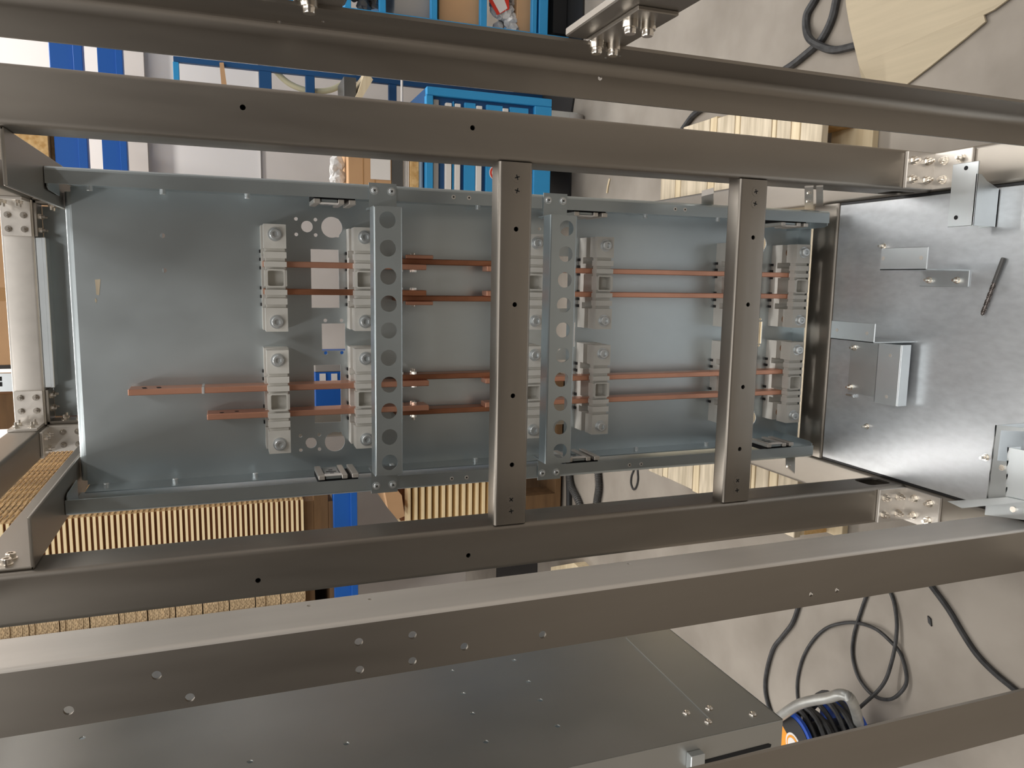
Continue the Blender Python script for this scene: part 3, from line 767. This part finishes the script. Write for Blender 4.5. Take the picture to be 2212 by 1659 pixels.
for u, v in ((1483, 1541), (1532, 1531), (1530, 1560), (1626, 1544)):
    p = PX(u, v, XB); bm = bmesh.new(); lathe(bm, p, (1, 0, 0), [(.0072, 0), (.0070, .0016), (.0054, .0036), (.0032, .0042), (.0026, .002)], 20); obj('domed_screw', bm, M['bolt'], t, smooth=True)
p = PY(1500, 1640, YB0 - .004); obj('tab', box((p.x - .012, .945, p.z - .012), (p.x + .014, .959, p.z + .014), .001), M['galvb'], t, 'pale tab with a slot')

# ================================================================== PALLET
PL, PR_, PY0, PY1 = -.708, .521, 1.68, 2.48
t = thing('pallet', 'wooden pallet of pale and weathered boards under the steel frame', 'pallet', ((PL + PR_) / 2, 2.08, 0))
y = PY0; ws = [.082, .034, .058, .016, .145, .022, .09, .034, .155, .03, .095]; kinds = ['woodw', 'wood', 'woodw', 'wood', 'woodw', 'wood', 'woodw', 'wood', 'woodw', 'wood', 'woodw']
tot = sum(ws); k = (PY1 - PY0 - .004 * (len(ws) - 1)) / tot
for i, w in enumerate(ws):
    w *= k; obj('deck_board', box((PL + random.uniform(-.004, .004), y, .122), (PR_ + random.uniform(-.004, .004), y + w, .144), .0015), M[kinds[i]], t); y += w + .004
for yy in (PY0, 2.03, PY1 - .1):
    obj('bottom_board', box((PL, yy - (.05 if yy == PY0 else 0), 0), (PR_, yy + .1, .022), .0015), M['wood'], t)
for xx in (PL, (PL + PR_) / 2 - .05, PR_ - .1):
    obj('stringer', box((xx, PY0 + .01, .1), (xx + .1, PY1, .122)), M['wood'], t)
    for yy in (PY0 + .008, 2.03, PY1 - .1): obj('block', box((xx, yy, .022), (xx + .1, yy + .1, .1), .001), M['osb'], t)

# ================================================================== FLOOR ITEMS
q = [PZ(u, v, .026 if u < 1900 and v < 200 else .005) for u, v in ((1826, -40), (1831, 15), (1838, 55), (1848, 98), (1858, 140), (1868, 196), (1905, 232), (1960, 184), (2010, 146), (2090, 82), (2132, 47), (2128, 33), (2150, 22), (2180, 0), (2240, -60))]
tag(obj('cardboard_sheet', prism(bmesh.new(), q, (0, 0, .005)), M['cardp']), 'large pale cardboard sheet with torn edge on the concrete floor, top right', 'cardboard')
def cable(name, pix, label, r=.0075, m='cable', cat='cable', z=None, seg=8):
    pts = [PZ(p[0], p[1], (p[2] if len(p) > 2 else r)) for p in pix]
    return tag(obj(name, pipe(bmesh.new(), smooth_path(pts), r, seg), M[m], smooth=True), label, cat)
cable('power_cable', [(1812, -30), (1806, 0), (1795, 45), (1772, 88), (1740, 118), (1700, 148), (1640, 180), (1560, 212), (1505, 243), (1480, 272), (1440, 330)], 'thick grey-black cable slanting down past the cardboard sheet at top right', .011)
cable('power_cable', [(1772, -25), (1760, 0, .011), (1743, 30, .012), (1741, 60, .013), (1750, 85, .026), (1775, 101, .02), (1805, 108, .013), (1852, 98, .011)], 'thick cable loop curving under the cardboard sheet at top right', .011)
cable('power_cable', [(1745, 1260), (1728, 1300), (1712, 1345), (1690, 1375), (1670, 1402), (1656, 1450), (1653, 1490), (1662, 1530), (1680, 1570)], 'black cable snaking beside the corner of the steel enclosure', .0068)
cable('power_cable', [(1985, 1230), (2015, 1270), (2050, 1318), (2082, 1372), (2112, 1416), (2150, 1455), (2195, 1492), (2240, 1530)], 'black cable running diagonally to the right picture edge, lower right', .0068)
cable('reel_cable', [(1812, 1572, .16), (1850, 1535, .10), (1905, 1482, .035), (1926, 1430, .021), (1936, 1375, .012), (1936, 1330, .008), (1925, 1283), (1900, 1255), (1878, 1275), (1860, 1320), (1844, 1375), (1842, 1420), (1856, 1466, .008), (1888, 1503, .012), (1925, 1510, .024), (1953, 1486, .012), (1958, 1458, .008), (1945, 1412, .009), (1918, 1380, .014), (1890, 1358, .012), (1855, 1346), (1820, 1346, .008), (1785, 1357), (1755, 1385), (1733, 1425), (1722, 1475), (1725, 1530), (1731, 1580)],
      'looped thin black cable on the concrete leading off the cable reel', .0048)
# corrugated conduits
def conduit(pix, label, r=.018):
    pts = smooth_path([PZ(u, v, r) for u, v in pix], 40); n = len(pts)
    return tag(obj('corrugated_hose', pipe(bmesh.new(), pts, r, 14, lambda i: r * (1.0 if (i // 2) % 2 else .72)), M['hose']), label, 'hose', 'corrugated hoses under the frame')
conduit([(1226, 960), (1229, 1015), (1234, 1050), (1250, 1085), (1262, 1130)], 'grey corrugated hose on the floor, left one under the lower channel')
conduit([(1288, 960), (1291, 1020), (1293, 1055), (1289, 1085), (1284, 1130)], 'grey corrugated hose on the floor, right one under the lower channel')
tag(obj('pipe', pipe(bmesh.new(), [PZ(1227, 1010, .014), PZ(1229, 1060, .014), PZ(1229, 1120, .014)], .014, 14), M['black'], smooth=True), 'short black pipe beside the left corrugated hose', 'pipe')
cable('thin_cable', [(1376, 960), (1377, 1015), (1378, 1035), (1374, 1052), (1368, 1057), (1363, 1045), (1364, 1028), (1370, 1012), (1374, 990)], 'thin black cable loop on the floor under the lower channel', .004)
# cable reel ----------------------------------------------------------------
c0 = PZ(1716, 1612, .27); ax = Vector((.03, -.12, -.99)).normalized()
t = thing('cable_reel', 'blue cable reel with orange label and tubular handle, on the floor at lower right', 'cable reel', (c0.x, c0.y, 0))
HH = .150
bm = bmesh.new(); cyl(bm, c0, ax, .086, .008, 40); obj('flange', bm, M['reelblue'], t, smooth=True)
bm = bmesh.new(); cyl(bm, c0 + ax * HH, ax, .108, .008, 40); obj('flange', bm, M['reelblue'], t, smooth=True)
bm = bmesh.new(); cyl(bm, c0 + ax * .008, ax, .05, HH - .008, 28); obj('drum', bm, M['black'], t, smooth=True)
bm = bmesh.new(); cyl(bm, c0 + ax * (HH + .008), ax, .022, .10, 20); obj('stand', bm, M['black'], t, smooth=True)
x, y, n = basis(ax); pts = []
for i in range(260):
    a = 2 * PI * i / 30; s_ = i / 259
    pts.append(c0 + ax * (.020 + (HH - .03) * s_) + (x * math.cos(a) + y * math.sin(a)) * (.080 + .030 * s_ + .012 * math.sin(i * .37)))
obj('wound_cable', pipe(bmesh.new(), pts, .0068, 7), M['cable'], t, smooth=True)
n_ = -ax; pl = c0 + n_ * .0006
def disc_sector(r0, r1, a0, a1, h, mname, nm, lab=None):
    bm = bmesh.new(); K = 20; q = [pl + (x * math.cos(a0 + (a1 - a0) * i / K) + y * math.sin(a0 + (a1 - a0) * i / K)) * r1 for i in range(K + 1)]
    q += [pl + (x * math.cos(a1 - (a1 - a0) * i / K) + y * math.sin(a1 - (a1 - a0) * i / K)) * r0 for i in range(K + 1)] if r0 > 0 else []
    prism(bm, q, n_ * h); return obj(nm, bm, M[mname], t, lab)
ang = math.atan2(Vector((-.9, .5, 0)).dot(y), Vector((-.9, .5, 0)).dot(x))
disc_sector(.030, .074, ang - 1.5, ang + 1.5, .0008, 'orange', 'label', 'orange half of the label')
disc_sector(.030, .074, ang + 1.5, ang + 2 * PI - 1.5, .0008, 'black', 'label', 'black half of the label')
bm = bmesh.new(); cyl(bm, pl, n_, .034, .003, 32); cyl(bm, pl + n_ * .003, n_, .028, .001, 32, mi=1); cyl(bm, pl + n_ * .004, n_, .022, .001, 32)
obj('hub_cap', bm, [M['white'], M['orange']], t)
hp = [(1640, 1580, .14), (1685, 1548, .30), (1730, 1520, .34), (1790, 1507, .34), (1815, 1500, .34), (1835, 1508, .33), (1848, 1535, .25), (1858, 1575, .1), (1866, 1605, .011)]
obj('handle', pipe(bmesh.new(), smooth_path([PZ(*p) for p in hp]), .0125, 12), M['galvtube'], t, smooth=True)
b0 = PZ(1866, 1605, .0105); b1 = PZ(1640, 1600, .0105)
obj('foot', pipe(bmesh.new(), [b0, b0 + Vector((-.25, .1, 0)), b0 + Vector((-.42, .25, 0)), PZ(1640, 1580, .14)], .0105, 12), M['galvtube'], t, smooth=True)

# ================================================================== BACKGROUND RIGHT (top of the photo)
# drawer cabinet
YC = 3.4
def zc(u, v=385): return PY(u, v, YC).z
xa, xb = .30, .825
zt, zb = zc(921), zc(1188)
t = thing('drawer_cabinet', 'bright blue workshop drawer cabinet with white label strips, on castors', 'cabinet', ((xa + xb) / 2, YC + .3, 0))
obj('body', box((xa, YC + .02, zb), (xb, YC + .5, zt), .003), M['navy'], t)
obj('side_post', box((xb - .035, YC - .005, zb), (xb, YC + .03, zt), .003), M['blue'], t)
for a, b in ((920, 935), (1152, 1188)):
    obj('rail', box((xa, YC - .004, zc(b)), (xb - .036, YC + .03, zc(a)), .002), M['blue'], t)
for a, b, w0, w1 in ((978, 981, 962, 975), (1003, 1027, 982, 994), (1050, 1085, 1028, 1040), (1100, 1140, 1084, 1096)):
    dr = obj('drawer', box((xa + .01, YC + .004, zc(b)), (xb - .05, YC + .022, zc(a)), .002), M['blue'], t)
    obj('label_strip', box((xa + .01 + (.05 if a < 980 else 0), YC - .002, zc(w1)), (xb - .06, YC + .021, zc(w0)), .002), M['white'], t)
obj('shelf_edge', box((xa + .01, YC + .004, zc(948)), (xb - .05, YC + .022, zc(936)), .002), M['grey'], t)
for x in (xa + .06, xb - .06):
    for y in (YC + .06, YC + .44):
        bm = bmesh.new(); cyl(bm, (x - .012, y, .045), (1, 0, 0), .045, .024, 24); obj('castor', bm, M['grey'], t, smooth=True)
        obj('castor_fork', box((x - .02, y - .025, .04), (x + .02, y + .025, zb)), M['galvb'], t)
p = PY(1073, 374, YC - .004); ps = bmesh.new(); cyl(ps, (p.x + .002, YC + .0035, p.z), (0, -1, 0), .034, .001, 32, mi=1); cyl(ps, (p.x + .002, YC + .0028, p.z), (0, -1, 0), .03, .0012, 32, mi=0); cyl(ps, (p.x + .002, YC + .002, p.z), (0, -1, 0), .022, .0012, 32, mi=1)
prism(ps, [(p.x + .002 + a * .022 + b * .003, YC + .0006, p.z - a * .022 + b * .003) for a, b in ((-1, -1), (1, -1), (1, 1), (-1, 1))], (0, -.0008, 0), 0)
obj('warning_sign', ps, [M['red'], M['white']], t, 'round red and white prohibition sign')
# things on the cabinet top
def bxt(name, u0, v0, u1, v1, Y, dy, m, label, cat, zb_=None, bev=.002):
    a, b = PY(u0, v0, Y), PY(u1, v1, Y); z0, z1 = sorted((a.z, b.z)); x0, x1 = sorted((a.x, b.x))
    if zb_ is not None: z0 = zb_
    return tag(obj(name, box((x0, Y, z0), (x1, Y + dy, z1), bev), M[m]), label, cat)
t = bxt('chipboard_sheet', 886, 330, 905, 420, 3.42, .5, 'osb', 'thick chipboard panel on top of the blue drawer cabinet', 'board')
z1 = PY(905, 385, 3.42).z
bm = bmesh.new(); cyl(bm, (.32, 3.46, zt + .03), (1, 0, 0), .03, .40, 20)
tag(obj('paper_roll', bm, M['white'], smooth=True), 'white paper roll lying on the blue drawer cabinet', 'roll')
a = PY(886, 385, 3.42).z
b = PY(752, 385, 3.42).z; c = PY(846, 385, 3.42).z
t = thing('cardboard_box', 'brown cardboard box with white note, above the blue drawer cabinet', 'box', (.42, 3.6, c))
obj('carton', box((.30, 3.42, c), (.60, 3.75, b), .003), M['card'], t)
for uu in (785, 810): obj('fold_line', box((.30, 3.418, PY(uu, 385, 3.42).z), (.60, 3.4195, PY(uu, 385, 3.42).z + .002)), M['tape'], t)
obj('note', box((.42, 3.4165, PY(845, 355, 3.42).z + .004), (.60, 3.4175, PY(800, 355, 3.42).z), 0), M['white'], t, 'white paper note')
tag(obj('black_device', join([box((.30, 3.42, a + .0015 + .03), (.60, 3.7, c - .001), .002)]), M['hose']), 'flat dark grey case lying under the cardboard box', 'case')
bm = bmesh.new()
for k in range(4): bx(bm, (.30, 3.43 + k * .001, a + .002 + k * .0073), (.55, 3.66, a + .0075 + k * .0073), .001)
tag(obj('profile_bundle', bm, M['white']), 'bundle of white plastic profiles on the chipboard', 'profiles')
bm = bmesh.new()
for k in range(7):
    p = PY(722 + random.uniform(-4, 10), 352 + k * 6, 3.5); bmesh.ops.create_icosphere(bm, subdivisions=2, radius=.022 + random.uniform(0, .012), matrix=Matrix.Translation(p) @ Matrix.Diagonal((1.2, .8, 1, 1)))
for v in bm.verts: v.co += Vector((random.uniform(-1, 1), random.uniform(-1, 1), random.uniform(-1, 1))) * .004
tag(obj('plastic_bag', bm, M['bag']), 'crumpled clear bag on top of the cardboard box', 'bag')
# blue shelf trolley at the very top
YS = 3.6; xp = 1.118
t = thing('shelf_rack', 'light blue steel shelf rack loaded with parts at the top picture edge', 'rack', (1.6, 3.8, 0))
def zs(u): return PY(u, 40, YS).z
obj('upright', box((1.138, YS, .02), (1.172, YS + .03, 1.75), .002), M['blue'], t)
obj('upright', box((2.3, YS, .02), (2.335, YS + .03, 1.75), .002), M['blue'], t)
obj('upright', box((1.138, YS + .45, .02), (1.172, YS + .48, 1.75), .002), M['navy'], t)
obj('upright', box((2.3, YS + .45, .02), (2.335, YS + .48, 1.75), .002), M['navy'], t)
for a, b in ((745, 759), (820, 834), (931, 945), (1038, 1052), (1150, 1160), (1165, 1184)):
    o = obj('shelf', join([box((1.17, YS + .001, zs(b)), (2.3, YS + .03, zs(a)), .002), box((1.17, YS + .03, zs(b)), (2.3, YS + .46, zs(b) + .006))]), M['blue'], t)
def onshelf(name, u_bot, u0, u1, v0, v1, m, label, cat, dy=.2, yo=.04, extra=None):
    zb_ = zs(u_bot) + .0062 if u_bot else None
    a, b = PY(u0, v0, YS + yo), PY(u0, v1, YS + yo)
    x0, x1 = sorted((a.x, b.x)); zz = max(a.z, b.z)
    return tag(obj(name, box((x0, YS + yo, zb_), (x1, YS + yo + dy, zz), .003), M[m]), label, cat)
onshelf('cardboard_box', 1052, 948, 1, -60, 58, 'card', 'tan cardboard box with dark stripe on the blue shelf rack, second gap from right', 'box')
onshelf('dark_box', 945, 905, 1, -60, 58, 'black', 'black carton on the blue shelf rack, left of the tan box', 'box', .25, .06)
bxt('white_carton', 852, -60, 884, 43, YS + .04, .3, 'grey', 'pale grey carton on the blue shelf rack', 'box', zs(945) + .0062)
onshelf('brown_envelope', 1160, 1118, 1, -60, 78, 'card', 'flat brown paper packet at the right end of the blue shelf rack', 'packet', .1, .05)
def bag(u0, u1, v0, v1, Y, m, label, n=22):
    bm = bmesh.new()
    for k in range(n):
        p = PY(random.uniform(u0, u1), random.uniform(v0, v1), Y + random.uniform(0, .08))
        bmesh.ops.create_icosphere(bm, subdivisions=2, radius=random.uniform(.018, .034), matrix=Matrix.Translation(p))
    for v in bm.verts: v.co += Vector((random.uniform(-1, 1), random.uniform(-1, 1), random.uniform(-1, 1))) * .006
    return tag(obj('plastic_bag', bm, M[m]), label, 'bag', 'plastic bags on the blue rack')
bag(1060, 1110, -20, 66, YS + .05, 'bag', 'crumpled clear plastic bag on the blue rack beside the red and white label')
bag(1000, 1034, -25, 52, YS + .07, 'bag', 'clear plastic bag on the blue rack in front of the tan cardboard box', 18)
bag(764, 815, -25, 18, YS + .06, 'hose', 'dark wrapped bag on the blue rack, leftmost gap', 18)
bm = bmesh.new()
q = [PY(u, v, YS + .035) for u, v in ((1056, 2), (1074, 33), (1100, 20), (1098, -25), (1058, -25))]; prism(bm, q, (0, -.001, 0), 0)
q = [PY(u, v, YS + .034) for u, v in ((1064, 0), (1080, 29), (1096, 18), (1086, -10))]; prism(bm, q, (0, -.001, 0), 1)
tag(obj('hang_tag', bm, [M['red'], M['white']]), 'red and white label on a plastic bag in the blue rack', 'label')
bm = bmesh.new(); bx(bm, (1.2, YS + .05, .013), (2.28, YS + .44, .085)); tag(obj('black_bin', bm, M['black']), 'black bin under the blue shelf rack', 'bin')
q = [PZ(u, v, 0) for u, v in ((1234, 425), (1238, 240), (1262, 75), (1265, -120))] + [Vector((2.4, 4.4, 0)), Vector((.3, 4.4, 0))]
tag(obj('dark_floor_sheet', prism(bmesh.new(), q, (0, 0, .010)), M['black']), 'black sheet on the floor under the blue shelf rack and cabinet', 'mat')  # black sheet over the dark floor area below rack and cabinet
# ladder-like frame seen between the two upper posts
YL = 3.95
t = thing('ladder_frame', 'dark blue ladder-like frame between the two upper long posts', 'frame', (.93, YL, 0))
xl = PY(600, 156, YL).x
for dx in (0, -.33): obj('rail', box((xl + dx, YL, 0), (xl + dx + .024, YL + .03, PY(375, 150, YL).z), .002), M['navy'], t)
for a, b in ((375, 388), (560, 587), (660, 680), (840, 857)):
    za, zb2 = PY(a, 180, YL).z, PY(b, 180, YL).z
    obj('rung', box((xl - .30, YL + .001, zb2), (xl, YL + .028, za), .002), M['navy'] if a > 400 else M['blue'], t)
pts = [PY(u, v, YL + .045) for u, v in ((560, 110), (606, 165), (640, 188), (680, 197), (720, 192), (760, 165), (790, 120))]
tag(obj('cream_hose', pipe(bmesh.new(), smooth_path(pts), .014, 12), M['yellowhose'], smooth=True), 'cream coloured hose hanging in a curve on the dark blue frame', 'hose')
pts = [PY(868, v, 3.42) for v in (150, 190, 240, 330)]
a = PY(868, 150, 3.7); b = PY(868, 300, 3.7)
tag(obj('white_rod', pipe(bmesh.new(), [Vector((a.x, 3.7, a.z)), Vector((b.x, 3.7, b.z))], .006, 10), M['white'], smooth=True), 'thin white rod behind the left end of the blue drawer cabinet', 'rod')
bm = bmesh.new(); q = [PY(u, v, 3.72) for u, v in ((790, 150), (806, 172), (774, 225), (760, 225), (775, 195))]; prism(bm, q, (0, .3, 0))
tag(obj('pallet_block', bm, M['wood']), 'slanted piece of pine board between the two upper posts', 'board')
bxt('black_tool_bag', 742, 165, 770, 230, 3.75, .2, 'hose', 'dark speckled bag between the two upper posts', 'bag')
bm = bmesh.new(); q = [PY(u, v, YL - .021) for u, v in ((474, 135), (483, 135), (492, 200), (489, 300), (480, 300), (480, 200))]; prism(bm, q, (0, .02, 0))
tag(obj('cardboard_strip', bm, M['card']), 'narrow upright strip of brown cardboard before the white wall', 'cardboard')
bm = bmesh.new(); zt_ = PY(930, 190, YC + .62).z; k = 0
while zt_ - k * .03 > .03:
    z_ = zt_ - k * .03; bx(bm, (.55, YC + .62, z_ - .028), (.86, YC + .75, z_ - .008), .002); bx(bm, (.56, YC + .625, z_ - .009), (.85, YC + .745, z_ + .002)); k += 1
bx(bm, (.55, YC + .62, 0), (.86, YC + .75, z_ - .02))
tag(obj('black_trays', bm, M['black']), 'stack of ribbed black trays behind the blue drawer cabinet', 'trays')

# ================================================================== PALLET RACK (beams, boards)
YR = 4.0
def rbeam(u0, u1, v, Y, x0, x1, label):
    a, b = PY(u0, v, Y), PY(u1, v, Y)
    t = thing('rack_beam', label, 'rack beam', ((x0 + x1) / 2, Y, b.z), 'blue pallet rack beams')
    h = a.z - b.z
    obj('beam', box((x0, Y, b.z), (x1, Y + .05, a.z), .003), M['rackblue'], t)
    obj('step', box((x0, Y - .012, b.z), (x1, Y, b.z + h * .28), .002), M['rackblue'], t)
    return a.z, b.z
rbeam(105, 178, 110, YR, -.66, 2.52, 'upper of two blue rack beams against the white wall, top left')
rbeam(210, 265, 125, YR, -.66, 2.52, 'lower of two blue rack beams against the white wall, top left')
za, _ = rbeam(720, 771, 1090, 3.6, -2.6, -.85, 'dark blue rack beam under the stack of boards, bottom left')
a, b = PY(681, 852, WY - .06), PY(737, 803, WY - .06)
t = thing('wall_box', 'blue box on the back wall glimpsed through the cut-out behind the lower copper bars', 'box', (a.x, WY, b.z))
obj('case', box((a.x - .1, WY - .06, b.z), (b.x, WY, a.z), .004), M['rackblue'], t)
obj('grey_lid', box((b.x + .002, WY - .06, b.z), (b.x + .05, WY, a.z), .004), M['grey'], t)
for u in (697, 722):
    p = PY(u, 815, WY - .0605); obj('square_window', box((p.x - .025, WY - .064, p.z - .02), (p.x + .025, WY - .06, p.z + .02)), M['white'], t)
for x, yy, zz, n in ((2.52, YR, 3.2, 'far right'), (-.4865, 4.32, 2.30, 'left of the carton'), (-2.68, 3.6, 2.4, 'far left')):
    tag(obj('rack_upright', box((x, yy, 0), (x + .08, yy + .1, zz), .003), M['rackblue']), 'blue pallet rack upright %s behind the frame' % n, 'rack upright', 'pallet rack uprights')
# crates on the upper beam
zu = PY(105, 300, YR).z
tag(obj('rack_deck', box((-.60, YR + .05, zu - .02), (.76, YR + .85, zu)), M['osb']), 'chipboard deck lying on the upper blue rack beam', 'shelf board')
tag(obj('chipboard_box', box((.42, YR - .01, zu + .001), (.74, YR + .4, zu + .24), .002), M['osb']), 'chipboard crate side on the upper blue rack beam, far left', 'crate')
t = thing('carton', 'large orange-tan cardboard carton with tape band behind the pale top crossbeam', 'box', (-.1, 4.2, zu))
obj('carton_body', box((-.42, 4.02, zu), (.40, 4.5, zu + .6), .004), M['card'], t)
p0, p1 = PY(10, 622, 4.02).x, PY(10, 650, 4.02).x
obj('tape', box((min(p0, p1), 4.0185, zu), (max(p0, p1), 4.0195, zu + .6)), M['tape'], t, 'darker tape band')
t = thing('perforated_rail', 'perforated galvanised rail with square holes behind the left crossbeam end', 'rail', (-.5, 4.03, zu))
a, b = PY(20, 806, 4.03).x, PY(20, 846, 4.03).x
obj('rail', box((min(a, b), 4.03, zu), (max(a, b), 4.06, zu + .5), .001), M['galvb'], t)
for k in range(7):
    for x in (min(a, b) + .025, max(a, b) - .035):
        obj('square_hole', box((x, 4.0293, zu + .04 + k * .07), (x + .02, 4.0299, zu + .07 + k * .07)), M['dark'], t)
bxt('black_crate', -30, 764, 60, 796, 4.55, .2, 'black', 'black crate edge left of the corner bracket at the far left', 'crate', zu)
bxt('brown_bundle', -30, 852, 60, 925, 4.1, .2, 'woodd', 'dark brown bundle behind the slanting top beam at far left', 'bundle', zu)

# stack of boards on the low rack beam ------------------------------------------
zt0 = PY(655, 1120, 3.6).z; per = .0226
x1r = -1.03
def boards(n, x0, x1, y0, y1, z0, p, grp, fmt, ragged_front):
    ms = [M['edge'], M['edged'], M['ragged'], M['ragged2']]
    for k in range(n):
        z = z0 + k * p; j = random.uniform(-.004, .004)
        bm = bmesh.new()
        if ragged_front:
            bx(bm, (x0, y0 + j, z), (x1 + random.uniform(-.006, .006), y1, z + p * (.80 if k % 5 == 4 else .97)), 0, 1, 2)
        else:
            bx(bm, (x0, y0 + j, z), (x1, y1, z + p * .48), 0, 1, 0); bx(bm, (x0, y0 + j + .012, z + p * .48), (x1 - .004, y1, z + p * .985), 0, 1, 1)
            for f in bm.faces:
                if f.calc_center_median().x > x1 - .006: f.material_index = 3
        o = obj('stacked_board', bm, ms)
        tag(o, fmt, 'board', grp)
tag(obj('stack_pallet', join([box((-2.5, 3.62, za - .001), (-1.06, 4.95, za + .02)), box((-1.45, 3.62, za + .02), (-1.0, 3.75, za + .09), .003), box((-2.5, 3.62, za + .02), (-2.2, 3.75, za + .09)), box((-2.5, 3.62, za + .09), (-1.05, 4.95, zt0 - .002))]), M['woodd']), 'dark wooden pallet between the blue rack beam and the stack of boards', 'pallet')
boards(72, -1.40, x1r, 3.58, 5.0, zt0, per, 'boards in the striped stack', 'thin board with pale edge in the striped brown and cream stack, lower left', False)
boards(72, -2.5, -1.41, 3.57, 5.0, zt0, per, 'ragged cardboard sheets on the rack', 'ragged corrugated cardboard sheet in the stack below the lower post, lower left', True)
# lower pallet with grooved sheets
z0 = PY(1062, 1100, 3.55).z; p = (PY(872, 1080, 3.55).z - z0) / 13
tag(obj('sheet_pallet', join([box((-1.26, 3.56, .02), (-.48, 4.2, .05)), box((-1.26, 3.56, .05), (-1.1, 3.7, z0 - .03)), box((-.62, 3.56, .05), (-.48, 3.7, z0 - .03)), box((-1.26, 3.56, z0 - .03), (-.48, 4.2, z0 - .001)), box((-1.26, 3.6, 0), (-1.1, 4.2, .02)), box((-.62, 3.6, 0), (-.48, 4.2, .02))]), M['woodd']), 'dark pallet on the floor under the stack of grooved boards', 'pallet')
for k in range(13):
    bm = bmesh.new(); zz = z0 + k * p
    bx(bm, (-1.24, 3.55, zz), (-.5, 4.2, zz + p * .42), .001, 1, 0); bx(bm, (-1.19, 3.62, zz + p * .42), (-.55, 4.2, zz + p * .99), 0, 1, 1)
    tag(obj('grooved_board', bm, [M['edge'], M['edged']]), 'cream edged board in the spaced stack left of the centre crossbar', 'board', 'boards in the spaced stack')
bm = bmesh.new(); q = [PY(u, v, 3.5) for u, v in ((828, 1045), (845, 1045), (868, 1070), (874, 1115), (858, 1122), (838, 1098))]; prism(bm, q, (0, .5, 0))
tag(obj('kraft_bundle', bm, M['card']), 'crumpled kraft paper on top of the spaced board stack', 'paper')
p = PZ(1165, 1095, .05); bm = bmesh.new(); bmesh.ops.create_icosphere(bm, subdivisions=3, radius=1, matrix=Matrix.Translation((-1.38, 3.86, .06)) @ Matrix.Diagonal((.11, .08, .06, 1)))
tag(obj('burlap_sack', bm, M['burlap'], smooth=True), 'brown burlap lump on the floor right of the centre crossbar', 'sack')
tag(obj('dark_floor_sheet', box((-2.4, 3.9, 0), (-.4, 4.6, .004)), M['black']), 'black sheet shading the floor under the spaced board stack', 'mat')  # black sheet put in for the dark beneath the rack
a, b = PZ(1317, 386, .004), PZ(1311, 417, .004)
tag(obj('wood_splinter', pipe(bmesh.new(), [a, (a + b) / 2 + Vector((0, .004, 0)), b], .004, 6), M['wood']), 'yellow wood splinter on the concrete right of the blue drawer cabinet', 'splinter')
p = PZ(2014, 1353, 0); bm = bmesh.new(); prism(bm, [p, p + Vector((.018, .004, 0)), p + Vector((.022, .014, 0)), p + Vector((.006, .010, 0))], (0, 0, .004))
tag(obj('dark_chip', bm, M['black']), 'tiny dark chip on bare concrete near the diagonal cable, lower right', 'chip')
# wooden frame lying lower centre
bm = bmesh.new(); q = [PZ(u, v, .06) for u, v in ((1190, 1225), (1240, 1216), (1275, 1250), (1190, 1290))]; prism(bm, q, (0, 0, -.06))
tag(obj('pine_board', bm, M['wood']), 'pale pine boards on the floor showing below the lower post', 'board')

# ================================================================== LIGHT
def area(name, loc, size, power, col=(1, .975, .94), rot=(0, 0, 0), sy=None):
    l = bpy.data.lights.new(name, 'AREA'); l.energy = power; l.color = col; l.shape = 'RECTANGLE'; l.size = size; l.size_y = sy or size
    o = bpy.data.objects.new(name, l); COL.objects.link(o); o.location = loc; o.rotation_euler = rot; return o
for x in (-3.6, -1.2, 1.2, 3.6):
    area('hall_and_fill_lamp', (x, 2.2, 4.5), .3, 42, sy=4.5)
    area('hall_and_fill_lamp', (x, -2.2, 4.5), .3, 58, sy=3.2)
area('hall_and_fill_lamp', (0, 4.3, 4.4), 9, 190, sy=.25)  # added strip out of view, brightens the back wall
w = bpy.data.worlds.new('hall'); S.world = w; w.use_nodes = True
w.node_tree.nodes['Background'].inputs[0].default_value = (1, .97, .93, 1)
w.node_tree.nodes['Background'].inputs[1].default_value = .32

vs = S.view_settings; vs.view_transform = 'Standard'; vs.look = 'None'; vs.gamma = 1; vs.use_curve_mapping = False; vs.exposure = .0
